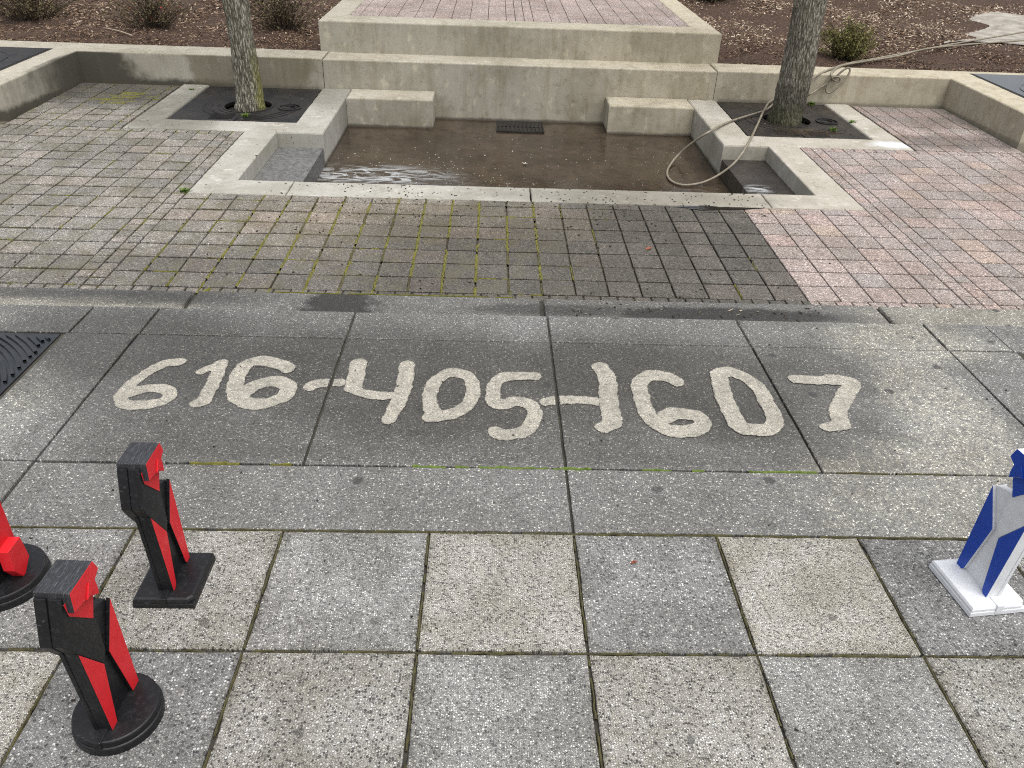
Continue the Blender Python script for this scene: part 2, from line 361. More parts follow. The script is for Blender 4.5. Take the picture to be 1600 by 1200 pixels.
def m_simple(name, c1, c2, scale=20, rough=.8, bump=.3, bscale=None, spec=.4, dist=.006, **k):
    g = G(name); n = g.noise(scale, 6, .65)
    col = g.mix(g.ss(n, .3, .7), c1, c2)
    return g.out(col, rough, g.bump(g.noise(bscale or scale*3, 5, .7), bump, dist), spec, **k)
def m_tint(name, stops, rough=.85, noise=.35, nscale=40):
    g = G(name); t = g.node('ShaderNodeAttribute', attribute_name='tint').outputs['Fac']
    col = g.ramp(t, stops); col = g.mix(g.ma('MULTIPLY', g.ss(g.noise(nscale, 4), .4, .7), noise), col, g.mix(1., col, (.4,.4,.4), 'MULTIPLY'))
    return g.out(col, rough)
def m_bark(name, mossy):
    g = G(name); x, y, z = g.xyz()
    v = g.vor(52, vec=g.map((1,1,.22))); d = v.outputs['Distance']
    n = g._noise(80, 4., .7, g.map((1,1,.35)), 0.); n2 = g.noise(5)
    col = g.mix(g.ss(d, .2, .62), (.38,.36,.285) if mossy else (.34,.315,.255), (.10,.088,.064))
    col = g.mix(g.ma('MULTIPLY', g.ss(n, .5, .72), .6), col, (.50,.48,.39))
    col = g.mix(g.ma('MULTIPLY', g.ss(n2, .45, .7), .45), col, (.17,.165,.115))
    if mossy:
        k = g.ma('MULTIPLY', g.ss(g.ma('ADD', x, g.ma('MULTIPLY', n2, .2)), -3.24, -3.14), g.ss(g.ma('ADD', z, g.ma('MULTIPLY', n2, .6)), 1.1, .5))
        col = g.mix(g.ma('MULTIPLY', g.ma('MULTIPLY', k, .85), g.ss(n, .25, .55)), col, (.20,.19,.04))
    else:
        k2 = g.ss(g.ma('ADD', z, g.ma('ADD', g.ma('MULTIPLY', n2, .5), g.ma('MULTIPLY', x, -.55))), -.95, -1.55)
        col = g.mix(g.ma('MULTIPLY', k2, .85), col, (.05,.045,.035))
        col = g.mix(g.ma('MULTIPLY', g.ss(z, .28, .02), g.ma('MULTIPLY', n, 1.1)), col, (.075,.075,.03))
    h = g.ma('ADD', g.ma('MULTIPLY', d, -1.2), g.ma('MULTIPLY', n, .6))
    return g.out(col, .9, g.bump(h, 1., .025))

M = {}
M['light'] = m_slab_light(); M['dark'] = m_slab_dark()
M['terrace'] = m_terrace('wet washed concrete'); M['step'] = m_terrace('wet step concrete', step=True); M['digits'] = m_terrace('scoured concrete', digits=True)
M['wall'] = m_concrete('wall concrete', True); M['curb'] = m_concrete('kerb concrete')
M['paver'] = m_paver('paver', 'OBJECT'); M['paver_f'] = m_paver('paver far', 'GEOMETRY'); M['brick'] = m_paver('platform brick', 'OBJECT', True)
M['bed'] = m_simple('joint dirt', (.05,.043,.03), (.105,.092,.06), 12)
M['bed2'] = m_simple('terrace joint dirt', (.022,.02,.016), (.052,.047,.035), 9)
M['moss'] = m_simple('moss', (.085,.085,.012), (.16,.145,.025), 25, .95, .8, 160)
M['moss_brown'] = m_simple('brown moss', (.045,.038,.018), (.085,.078,.028), 14, .95, .8, 160)
M['moss_green'] = m_simple('green moss', (.07,.11,.015), (.12,.17,.03), 30, .95, .8, 160)
M['alcove'] = m_simple('alcove concrete', (.075,.075,.072), (.155,.152,.145), 22, .7, .5, 130)
M['iron'] = m_simple('cast iron', (.008,.008,.009), (.022,.019,.016), 5, .55, .5, 60, .3)
M['iron_wet'] = m_simple('wet cast iron', (.005,.006,.007), (.014,.015,.017), 8, .22, .25, 40, .4)
M['iron_dirt'] = m_simple('iron and soil', (.012,.010,.008), (.034,.027,.019), 6, .55, .7, 55, .35)
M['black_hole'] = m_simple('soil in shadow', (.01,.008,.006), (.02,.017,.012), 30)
M['hose'] = m_simple('hose rubber', (.17,.145,.105), (.24,.21,.155), 12, .5, .15)
M['leaf'] = m_tint('foliage', [(0, (.055,.052,.014)), (.35, (.115,.112,.030)), (.7, (.18,.168,.050)), (1, (.25,.21,.08))])
M['dryleaf'] = m_tint('dry foliage', [(0, (.04,.028,.016)), (.4, (.10,.072,.038)), (.7, (.12,.11,.042)), (.93, (.17,.165,.06)), (1, (.42,.04,.04))])
M['grass'] = m_tint('weed green', [(0, (.05,.09,.01)), (1, (.14,.22,.03))])
M['chips'] = m_tint('bark chips', [(0, (.027,.015,.009)), (.35, (.080,.047,.029)), (.65, (.17,.107,.066)), (.88, (.32,.225,.15)), (1, (.56,.47,.36))], .85)
M['mulch'] = m_simple('mulch soil', (.032,.017,.010), (.088,.050,.029), 18, .92, 1., 45, dist=.03)
M['sand'] = m_simple('sandy concrete', (.20,.178,.148), (.36,.335,.29), 4, .9, .4, 60)
M['litter'] = m_tint('litter', [(0, (.012,.010,.008)), (.7, (.04,.028,.018)), (.9, (.10,.07,.04)), (1, (.35,.30,.22))], .8)
M['foam'] = m_simple('foam', (.16,.14,.11), (.42,.40,.35), 30, .6, .1)
M['redleaf'] = m_simple('red leaf', (.16,.035,.02), (.22,.07,.03), 60, .6)
M['bark_mossy'] = m_bark('bark with moss', True); M['bark'] = m_bark('bark', False)
def m_paint(name, c, rough, wear, wearc, grain=None):
    g = G(name)
    tc = g.node('ShaderNodeTexCoord').outputs['Object']
    mp = g.node('ShaderNodeMapping', {'Vector': tc, 'Scale': grain or (1,1,1)}).outputs[0]
    n = g.noise(60, 5, .7, vec=mp); n2 = g.noise(16, 5, .6, vec=tc)
    col = g.mix(g.ma('MULTIPLY', g.ss(n, .5, .68), wear), c, wearc)
    col = g.mix(g.ma('MULTIPLY', g.ss(n2, .4, .75), .25), col, g.mix(1., col, (.55,.55,.55), 'MULTIPLY'))
    scr = g.noise(9, 2, .5, vec=g.node('ShaderNodeMapping', {'Vector': tc, 'Scale': (3, 30, 3), 'Rotation': (.6, 0, .3)}).outputs[0])
    col = g.mix(g.ma('MULTIPLY', g.ss(scr, .70, .72), .7), col, wearc)
    return g.out(col, g.ss(n2, .3, .7, rough-.08, rough+.12), g.bump(n, .25, .003), .35)
M['black'] = m_paint('black paint', (.007,.007,.008), .42, .22, (.05,.052,.056))
M['black_end'] = m_paint('weathered black plywood edge', (.022,.022,.025), .5, .85, (.11,.115,.125), (7, .5, .35))
M['red'] = m_paint('red paint', (.60,.015,.022), .45, .05, (.25,.02,.02))
M['white'] = m_paint('white paint', (.66,.67,.685), .45, .2, (.46,.46,.46))
M['blue'] = m_paint('blue paint', (.007,.052,.36), .42, .08, (.05,.10,.34))
def m_water(name, c1, c2, rough, bump, scale, foam=None):
    g = G(name, True); n = g.noise(1.4); n2 = g.noise(7)
    col = g.mix(g.ss(n, .3, .7), c1, c2); col = g.mix(g.ma('MULTIPLY', g.ss(n2, .45, .7), .5), col, tuple(.55*k for k in c1))
    r = g.ss(g.noise(3.5), .35, .65, rough*.6, rough+.06)
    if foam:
        foam_sheen = g.ma('MULTIPLY', g.ell(*foam, .6, .8, 3.5), g.ss(g._noise(6., 4., .6, g.map((.5,1.5,1)), 1.0), .42, .62))  # pale foam streaks; on the basin water they also paint in sky reflection
        foam_sheen = g.ma('MULTIPLY', foam_sheen, g.ss(g.noise(60), .15, .6, .35, .9))
        col = g.mix(g.ma('MULTIPLY', foam_sheen, .8), col, (.52,.54,.54)); r = g.mix(foam_sheen, r, (.6,.6,.6))
    return g.out(col, r, g.bump(g.noise(scale, dist=.6), bump, .01), .5)
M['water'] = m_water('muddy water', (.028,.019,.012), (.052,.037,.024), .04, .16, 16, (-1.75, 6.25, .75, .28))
M['wetmud'] = m_water('wet silt', (.022,.018,.015), (.045,.038,.030), .32, .8, 60, (2.46, 5.55, .12, .12))
M['puddle'] = m_water('puddle', (.018,.016,.014), (.035,.031,.027), .04, .08, 18)

# ================================================================ LARGE STRUCTURE
# ---- upper terrace (level 0): chessboard slabs, kerb band, big square slabs, nosing strip
tb = link('terrace', mesh('terrace', *join([box_data(-9, 9, -6, 2.006, -.60, -.016)])), M['bed2'])
tag(tb, 'concrete terrace of large slabs with a square slab chessboard in the foreground', 'terrace', kind='structure')
sr = random.Random(3)
def slab(name, x0, y0, x1, y1, mat, gap=.007, th=.05, bev=.004, z=None, jit=.0012, parent=tb, level=0., step=.07):
    cx, cy = (x0+x1)/2, (y0+y1)/2
    poly = [(x-cx, y-cy) for x, y in rect(x0+gap/2, y0+gap/2, x1-gap/2, y1-gap/2)]
    vs, fs = prism_data(poly, -th, 0, bev=bev, sheared=False, step=step, jit=jit, r=sr)
    o = link(name, mesh(name, vs, fs), mat, parent)
    o.location = (cx, cy, level + (sr.uniform(-.0018, .0018) if z is None else z))
    o.rotation_euler = (sr.gauss(0, .0012), sr.gauss(0, .0012), sr.gauss(0, .0014))
    return o
s = .61
for j in range(0, 5):
    for i in range(-7, 7):
        slab('slab', i*s, -(j+1)*s, (i+1)*s, -j*s, M['dark'] if (i+j) % 2 == 0 else M['light'], gap=.010, bev=.005, jit=.0024)
for i in range(-3, 3):
    slab('band_slab', i*2.46, 0, (i+1)*2.46, .437, M['terrace'], gap=.012)
BX = [-2.46, -1.23, 0, 1.23, 2.46]
for a, b in zip(BX[:-1], BX[1:]):
    slab('number_slab', a, .437, b, 1.655, M['terrace'], gap=.012, z=0).rotation_euler = (0, 0, 0)
    slab('nosing_slab', a, 1.655, b, 2.012, M['terrace'], gap=.010, bev=.012)
for sg in (-1, 1):
    for a, b, y0, y1, nm in [(2.46, 2.885, .437, 1.655, 'side_slab'), (2.46, 2.87, 1.655, 2.012, 'nosing_slab'), (2.87, 4.5, 1.655, 2.012, 'nosing_slab'), (4.5, 6.7, 1.655, 2.012, 'nosing_slab'),
                             (4.52, 6.7, .437, 1.655, 'side_slab')]:
        slab(nm, min(sg*a, sg*b), y0, max(sg*a, sg*b), y1, M['terrace'], gap=.010)
# ---- the step below it
sb = link('step', mesh('step', *join([box_data(-9, 9, 2.012, 2.625, -.6, -.20)])), M['bed2'])
tag(sb, 'low concrete step between the terrace slabs and the paver field', 'step', kind='structure')
for i in range(-3, 3):
    slab('step_tread', i*2.46, 2.015, (i+1)*2.46, 2.63, M['step'], gap=.028, th=.1, bev=.02, z=0, level=-.17, parent=sb)
link('riser', mesh('riser', *box_data(-9, 9, 2.004, 2.014, -.30, -.03)), M['terrace'], sb)

# ---- lower plaza: joint bed with the pavers set in it
X0, PP, YB = .013, .2475, 2.70
bedq = [(-9, 2.598, 9, 4.58), (-9, 4.58, -3.18, 6.54), (3.18, 4.58, 9, 6.54), (-9, 6.54, -4.55, 8.61), (4.55, 6.54, 9, 8.61)]
vs, fs = [], []
for x0, y0, x1, y1 in bedq:
    b = len(vs); vs += [P(x0, y0, -.023), P(x1, y0, -.023), P(x1, y1, -.023), P(x0, y1, -.023)]; fs.append((b, b+1, b+2, b+3))
plaza = link('plaza', mesh('plaza', vs, fs), M['bed'])
tag(plaza, 'lower plaza paved with small square concrete pavers around the sunken basin', 'paving', kind='structure')
pav = []                                          # (x0,y0,x1,y1)
def add_row(y0, y1, edges):
    for a, b in zip(edges[:-1], edges[1:]):
        if b-a > .02: pav.append((a, y0, b, y1))
BXO = 3.185
colc = [X0+i*PP for i in range(-12, 13)]; mid = [-BXO]+colc+[BXO]
half = lambda a, b: [a+(b-a)*k/round((b-a)/(PP/2)) for k in range(round((b-a)/(PP/2))+1)]
outer = [BXO+.245+k*PP for k in range(0, 23)]
halfw = half(-BXO, BXO)
def side(y0, y1, xmin=BXO, xmax=9., hrow=False):
    for sg in (-1, 1):
        # two columns of small setts beside the basin, then full pavers
        for k in range(2):
            a, b = BXO+k*.1225, BXO+(k+1)*.1225
            if b <= xmin+1e-6: continue
            n = 1 if (y1-y0) < .18 else 2
            for q in range(n):
                pav.append((min(sg*a, sg*b), y0+(y1-y0)*q/n, max(sg*a, sg*b), y0+(y1-y0)*(q+1)/n))
        for a, b in zip(outer[:-1], outer[1:]):
            if b <= xmin+.05 or a >= xmax: continue
            aa, bb = max(a, xmin), min(b, xmax)
            if hrow:
                m = (aa+bb)/2
                for u, v in ((aa, m), (m, bb)): pav.append((min(sg*u, sg*v), y0, max(sg*u, sg*v), y1))
            else: pav.append((min(sg*aa, sg*bb), y0, max(sg*aa, sg*bb), y1))
add_row(2.60, YB, halfw); side(2.60, YB, hrow=True)
for j in range(7): add_row(YB+j*PP, YB+(j+1)*PP, mid)
add_row(YB+7*PP, 4.572, mid)
for j in range(15): side(YB+j*PP, YB+(j+1)*PP)
side(YB+15*PP, 6.53, hrow=True)
for j in range(8):                                # behind, between the tree borders and the return walls
    y0, y1 = 6.54+j*PP, min(6.54+(j+1)*PP, 8.595)
    side(y0, y1, xmin=4.57, xmax=5.86)
pr = random.Random(5)
info = []
for (x0, y0, x1, y1) in pav:
    cx, cy = (x0+x1)/2, (y0+y1)/2
    px, py, d = to_px(P(cx, cy))
    if not (-250 < px < 1850): continue
    inside = -20 < px < 1620
    ar = (x1-x0)*(y1-y0)/d**3 if inside else 0
    t = pr.random()
    gap = .011 if cx > 1.98 else .015 if cx < -2. else .014
    gy = .018 if cx > 1.98 else pr.uniform(.019, .034) if cx < -2. else .020
    info.append((ar, x0, y0, x1, y1, t, gap, gy if y1-y0 > .16 else gap))
info.sort(key=lambda q: -q[0])
def paver_data(wx, wy, th=.03, bev=.004):
    poly = rect(-wx/2, -wy/2, wx/2, wy/2)
    v0 = [(x, y, -th) for x, y in poly]; v1 = [(x, y, -bev) for x, y in poly]; v2 = [(x, y, 0) for x, y in inset(poly, bev)]
    v = v0+v1+v2; f = []
    for k in (0, 4):
        for i in range(4): f.append((k+i, k+(i+1) % 4, k+4+(i+1) % 4, k+4+i))
    f.append((8, 9, 10, 11)); return v, f
cache = {}; FV, FF, FT = [], [], []
slope = math.atan(.03)
for n, (ar, x0, y0, x1, y1, t, gap, gy) in enumerate(info):
    wx, wy = round(x1-x0-gap, 3), round(y1-y0-gy, 3)
    cx, cy = (x0+x1)/2, (y0+y1)/2
    left = cx < 1.98
    dz = pr.gauss(0, .0016 if left else .0007); rx, ry, rz = slope+pr.gauss(0, .006 if left else .003), pr.gauss(0, .006 if left else .003), pr.gauss(0, .012 if left else .003)
    if n < 300:
        key = (wx, wy)
        if key not in cache:
            cache[key] = mesh('paver', *paver_data(wx, wy)); cache[key].materials.append(M['paver'])
        o = link('paver', cache[key], None, plaza); o.location = P(cx, cy, dz); o.rotation_euler = (rx, ry, rz); o['tint'] = t
    else:
        v, f = paver_data(wx, wy); mt = Matrix.Translation(P(cx, cy, dz)) @ Matrix.Rotation(rz, 4, 'Z') @ Matrix.Rotation(rx, 4, 'X') @ Matrix.Rotation(ry, 4, 'Y')
        b = len(FV); FV += [mt @ Vector(q) for q in v]; FF += [tuple(i+b for i in q) for q in f]; FT += [t]*len(f)
me = mesh('paver_field', FV, FF)
at = me.attributes.new('tint', 'FLOAT', 'FACE'); at.data.foreach_set('value', FT)
fo = link('paver_field', me, M['paver_f'], plaza); fo['kind'] = 'stuff'

# ---- sunken basin
GX = (2.69, 4.21, 6.93, 8.58)                     # tree pit x0,x1,y0,y1
basin = thing('sunken_basin', 'drained sunken fountain basin with concrete rim and muddy floor', 'fountain basin', P(0, 6.5, -.36))
def bp(name, poly, h0, h1, mat='curb', **k):
    o = prism(name, poly, h0, h1, M[mat], None, **k); o.parent = basin; o.matrix_parent_inverse = Matrix.Translation(-basin.location); return o
K = dict(step=.06, jit=.0026)
for sg in (-1, 1):
    fx = lambda pts: [(sg*x, y) for x, y in pts]
    bp('rim', fx([(3.18, 4.573), (2.283, 4.573), (2.283, 4.945), (2.82, 4.945), (2.82, 6.53), (3.18, 6.53)]), -.42, .004, bev=.012, **K)
    bp('rim', fx([(2.276, 4.573), (.004, 4.573), (.004, 4.945), (2.276, 4.945)]), -.42, .003, bev=.012, **K)
    bp('planter_border', fx([(4.55, 6.535), (2.30, 6.535), (2.30, 8.598), (GX[0], 8.598), (GX[0], GX[2]), (GX[1], GX[2]), (GX[1], 8.598), (4.55, 8.598)]), -.42, .005, bev=.022, **K)
    bp('bench_block', fx([(2.298, 8.13), (1.165, 8.13), (1.165, 8.598), (2.298, 8.598)]), -.42, .012, 'wall', bev=.03, rounds=4, **K)
    bp('alcove_floor', fx([(2.818, 4.947), (2.31, 4.947), (2.31, 6.533), (2.818, 6.533)]), -.42, -.165, 'alcove' if sg < 0 else 'wetmud', bev=.006)
bp('basin_floor', rect(-2.31, 4.947, 2.31, 8.6), -.44, -.372, 'wetmud', bev=.002)
# muddy water over the floor
vs, fs = [], []
wr = random.Random(2)
outl = []
for x, y in subdiv(rect(-2.306, 4.95, 2.306, 8.128), .12, 0, wr): outl.append((x, y))
vs = [P(x, y, -.362) for x, y in outl]
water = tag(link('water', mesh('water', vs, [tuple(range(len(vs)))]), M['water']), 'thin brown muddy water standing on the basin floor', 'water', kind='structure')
vs = [P(x, y, -.362) for x, y in rect(-1.163, 8.130, 1.163, 8.597)]
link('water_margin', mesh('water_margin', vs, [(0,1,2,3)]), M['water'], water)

# ---- walls
wc = thing('retaining_wall', 'central beige concrete wall rising straight out of the basin', 'wall', P(0, 8.85, 0))
def part(parent, name, poly, h0, h1, mat, **k):
    o = prism(name, poly, h0, h1, M[mat], None, **k); o.parent = parent; o.matrix_parent_inverse = Matrix.Translation(-parent.location); return o
part(wc, 'wall_body', rect(-2.655, 8.6, 2.655, 9.1), -.5, .375, 'wall', bev=.02, rounds=3, step=.06, jit=.0032)
for sg, lab in ((-1, 'low seat wall on the left with a damp dark corner, turning around a raised tree grate'), (1, 'low seat wall on the right, washed pale tan, turning around a raised tree grate')):
    wt = thing('seat_wall', lab, 'wall', P(sg*5.86, 8.6, 0))
    part(wt, 'wall_body', [(sg*x, y) for x, y in [(9.2, 6.72), (5.87, 6.72), (5.87, 8.6), (2.663, 8.6), (2.663, 9.1), (9.2, 9.1)]], -.3, .385, 'wall', bev=.022, rounds=3, step=.06, jit=.0032)
pf = thing('platform', 'raised concrete platform with brick paved top behind the basin wall', 'platform', P(0, 9.09, .385))
part(pf, 'platform_edge', [(-2.76, 9.06), (2.76, 9.06), (2.76, 15.5), (2.41, 15.5), (2.41, 9.53), (-2.41, 9.53), (-2.41, 15.5), (-2.76, 15.5)], .25, .775, 'wall', bev=.025, rounds=3, step=.06, jit=.003)
part(pf, 'platform_bed', rect(-2.405, 9.535, 2.405, 15.5), .3, .755, 'bed', bev=.001)
bxs = [-2.405, -2.275]+[-2.275+.2585*k for k in range(1, 9)]+[-.077, .052]; bxs += [.182]+[.182+.2585*k for k in range(1, 9)]+[2.405]
br = random.Random(8)
bcache = {}
for j in range(11):
    for a, b in zip(bxs[:-1], bxs[1:]):
        wx = round(b-a-.008, 3); key = wx
        if key not in bcache:
            bcache[key] = mesh('brick', *paver_data(wx, .249, .02, .004)); bcache[key].materials.append(M['brick'])
        y = 9.535+.128+j*.2545
        o = link('brick', bcache[key], None, pf); p = Vector(P((a+b)/2, y, .772+br.gauss(0, .001)))
        o.matrix_parent_inverse = Matrix.Translation(-pf.location); o.location = p; o.rotation_euler = (slope+br.gauss(0, .004), br.gauss(0, .004), 0); o['tint'] = .45+.4*br.random()

# ---- mulch bed and path beyond
def mz(x, y):
    t = max(0, y-9.1)
    return zp(y) + .345 + .03*t + .05*math.sin(x*.9+.5)*min(1, t)*.5 + .04*math.sin(x*1.7+y*1.3)*min(1, t)
def sand(x, y):                                  # how far a spot is inside the pale path
    return (x - 7.1 - .75*(y-11.2) - .16*math.sin(y*1.7) - .35*math.sin(y*4.1+x*2.3)) if 10.9 < y < 13.9+.3*math.sin(x*1.3) else -9
def grid_sheet(x0, x1, nx, y0, y1, ny, f):
    xs = np.linspace(x0, x1, nx); ys = np.linspace(0, 1, ny)**1.6*(y1-y0)+y0
    vs = [(x, y, f(x, y)) for y in ys for x in xs]
    fs = [(j*nx+i, j*nx+i+1, (j+1)*nx+i+1, (j+1)*nx+i) for j in range(ny-1) for i in range(nx-1)]
    return vs, fs
nr = random.Random(4)
vs, fs = grid_sheet(-60, 60, 301, 9.09, 120, 120, lambda x, y: mz(x, y)+nr.uniform(-.012, .012)*(1 if y > 9.2 else 0))
mulch = tag(link('mulch_bed', mesh('mulch_bed', vs, fs, smooth=True), M['mulch']), 'dark brown bark mulch bed behind the seat walls', 'mulch bed', kind='structure')
gr = tag(link('ground', mesh('ground', [(-300,-300,-.7), (300,-300,-.7), (300,300,-.7), (-300,300,-.7)], [(0,1,2,3)]), M['bed']), 'bare soil ground under and around the plaza', 'ground', kind='structure')
pts = []
for y in np.linspace(10.95, 13.9, 26):
    xe = 7.1+.75*(y-11.2)+.16*math.sin(y*1.7)+.14*math.sin(y*5.1)
    pts.append((xe, y))
poly = [(14., 10.95)]+[(x, y) for x, y in pts]+[(14., 13.9)]
poly = poly[::-1] if area2(poly) < 0 else poly
xs = []
vs, fs = [], []
NX = 18
for (xe, y) in pts:
    for k in range(NX):
        x = xe+(14-xe)*k/(NX-1); vs.append((x, y, mz(x, y)+.022+.006*math.sin(9*x)*math.sin(7*y) - (.03 if k == 0 else 0)))
fs = [(j*NX+i, j*NX+i+1, (j+1)*NX+i+1, (j+1)*NX+i) for j in range(len(pts)-1) for i in range(NX-1)]
tag(link('path', mesh('path', vs, fs, smooth=True), M['sand']), 'pale sandy path crossing the mulch at the upper right', 'path', kind='structure')
# chips
def scatter(n, gen, seed):
    r = np.random.default_rng(seed); V = []; F = []; T = []
    cube = np.array([(x, y, z) for z in (0, 1) for y in (-.5, .5) for x in (-.5, .5)])
    fq = np.array([(4,5,7,6), (0,1,5,4), (2,6,7,3), (0,4,6,2), (1,3,7,5)])
    k = 0
    for q in range(n):
        it = gen(r)
        if it is None: continue
        (x, y, z), (l, wd, th), t = it
        a = r.uniform(0, 6.283); tx, ty = r.normal(0, .25, 2)
        c, s_ = math.cos(a), math.sin(a)
        m = np.array([[c, -s_, tx], [s_, c, ty], [-(c*tx+s_*ty), (s_*tx-c*ty), 1]])
        loc = cube*np.array([l, wd, th]); loc[:, 0] *= 1+.3*loc[:, 1]/wd
        V.append(loc@m.T+np.array([x, y, z])); F.append(fq+8*k); T += [t]*5; k += 1
    V = np.concatenate(V); F = np.concatenate(F)
    me = bpy.data.meshes.new('scatter'); me.from_pydata(V.tolist(), [], F.tolist())
    at = me.attributes.new('tint', 'FLOAT', 'FACE'); at.data.foreach_set('value', T); return me
def chip(r):
    y = 9.13+(r.random()**1.5)*6.2; x = r.uniform(-1, 1)*(7.5+.62*(y-9))
    if abs(x) < 2.78: return None
    sd_ = sand(x, y)
    if sd_ > 0 and r.random() < min(.93, .35+sd_*.35): return None
    f = 1+.09*(y-9)
    light = .6*min(1, max(0, y-10))*r.random() if x > 2 else .28*min(1, max(0, y-9.3))*r.random()
    t = min(1, r.random()**1.5*.85+light+(.3 if r.random() < .035 else 0))
    return (x, y, mz(x, y)-.004), (r.uniform(.02, .06)*f, r.uniform(.006, .016)*f, r.uniform(.003, .008)), t
o = link('bark_chips', scatter(70000, chip, 1), M['chips']); tag(o, 'loose bark chips scattered over the mulch bed', 'bark chips', kind='stuff')

# ================================================================ OBJECTS
# ---- washed number on the slabs
def conv(k):
    if k == 1: return lambda x, y: (x/2.667, 430+y/2.667)
    if k == 2: return lambda x, y: (450+x/2.909, 470+y/2.909)
    return lambda x, y: (850+x/2.909, 460+y/2.909)
DIG = [
 ('digit_six', 1, [(.050, [(750,362),(690,368),(620,402),(555,447),(512,490),(503,520),(535,541),(600,541),(668,530),(704,506),(698,482),(650,471),(590,476),(540,494)])]),
 ('digit_one', 1, [(.042, [(838,402),(880,386)]), (.056, [(922,368),(895,430),(868,490),(850,524)]), (.045, [(848,528),(818,533)])]),
 ('digit_six', 1, [(.062, [(1200,388),(1160,368),(1090,358),(1030,372),(992,420),(976,480),(1000,520),(1060,537),(1130,528),(1188,500),(1205,466),(1170,446),(1110,446),(1050,468),(1010,495)])]),
 ('dash', 1, [(.050, [(1290,464),(1340,450),(1412,448)])]),
 ('digit_four', 2, [(.066, [(322,285),(310,340),(296,392)]), (.045, [(290,402),(340,422),(400,430),(490,433)]), (.062, [(540,292),(536,350),(515,420),(490,490)]), (.05, [(490,490),(455,540)])]),
 ('digit_zero', 2, [(.056, [(645,527),(700,524),(770,505),(822,465),(843,400),(825,350),(770,328),(715,334),(668,374),(642,430),(650,490),(680,520)])]),
 ('digit_five', 2, [(.052, [(1122,345),(1060,341),(985,345)]), (.056, [(985,345),(946,370),(932,430),(936,465),(980,470),(1040,457),(1098,474),(1122,520),(1100,572),(1050,602),(990,608),(945,598)])]),
 ('dash', 2, [(.046, [(1168,462),(1250,450),(1330,452),(1398,460)])]),
 ('digit_one', 3, [(.072, [(258,335),(284,375),(294,450),(300,530),(312,580)]), (.055, [(315,592),(268,606)])]),
 ('digit_six', 3, [(.064, [(602,396),(550,372),(480,372),(436,402),(441,470),(475,550),(540,606),(620,625),(690,616),(722,590),(700,558),(640,543),(580,545),(535,570)])]),
 ('digit_zero', 3, [(.070, [(792,372),(812,440),(842,520),(878,590)]), (.062, [(800,362),(850,352),(920,385),(978,430),(1018,500),(1046,560),(1036,605),(980,618),(895,612)])]),
 ('digit_seven', 3, [(.054, [(1138,386),(1220,391),(1300,391)]), (.066, [(1300,391),(1385,396),(1398,412),(1370,460),(1340,520),(1340,555),(1352,588)]), (.05, [(1350,598),(1288,606)])]),
]
num = thing('phone_number', 'pale hand washed phone number 616-405-1607 scoured into the grimy slabs', 'writing', (0, 1.0, .001))
dr = random.Random(9)
for name, k, strokes in DIG:
    cv = conv(k); segs = []
    for rad, pts in strokes:
        pw = [pix0(*cv(*p)) for p in pts]
        pw = catmull(pw, 5) if len(pw) > 2 else pw
        q = np.array([(p.x, p.y) for p in pw])
        for a, b in zip(q[:-1], q[1:]): segs.append((a, b, rad))
    allp = np.array([s_[0] for s_ in segs]+[s_[1] for s_ in segs]); lo = allp.min(0)-.12; hi = allp.max(0)+.12
    st = .0065; nx, ny = int((hi[0]-lo[0])/st)+1, int((hi[1]-lo[1])/st)+1
    X, Y = np.meshgrid(lo[0]+st*np.arange(nx), lo[1]+st*np.arange(ny)); D = np.full(X.shape, -1.)
    ph = [dr.uniform(0, 6.28) for _ in range(4)]
    wob = .010*np.sin(X*31+Y*17+ph[0])+.008*np.sin(Y*47-X*23+ph[1])+.006*np.sin(X*83+ph[2])+.006*np.sin(Y*91+X*40+ph[3])
    for a, b, rad in segs:
        ab = b-a; L = max(ab@ab, 1e-9); t = np.clip(((X-a[0])*ab[0]+(Y-a[1])*ab[1])/L, 0, 1)
        d = np.hypot((X-a[0]-t*ab[0])/.72, (Y-a[1]-t*ab[1])/.84)
        D = np.maximum(D, (rad+wob*.35-d)/.018+.45)
    keep = (D > .05) & (np.abs(((X+1.23*4+.615) % 1.23)-.615) > .009) & (Y < 1.64) & (Y > .45)
    idx = -np.ones(X.shape, int); q = (keep[:-1,:-1] & keep[1:,:-1] & keep[:-1,1:] & keep[1:,1:])
    used = np.zeros(X.shape, bool); used[:-1,:-1] |= q; used[1:,:-1] |= q; used[:-1,1:] |= q; used[1:,1:] |= q
    idx[used] = np.arange(used.sum())
    vs = np.stack([X[used], Y[used], np.full(used.sum(), .0014+.0002*len(num.children))], 1).tolist()
    fs = [(idx[j,i], idx[j,i+1], idx[j+1,i+1], idx[j+1,i]) for j, i in zip(*np.nonzero(q))]
    me = mesh(name, vs, [tuple(int(t) for t in f) for f in fs])
    at = me.attributes.new('clean', 'FLOAT', 'POINT'); at.data.foreach_set('value', np.clip(D[used], 0, 1).tolist())
    o = link(name, me, M['digits'], num); o.matrix_parent_inverse = Matrix.Translation(-num.location)

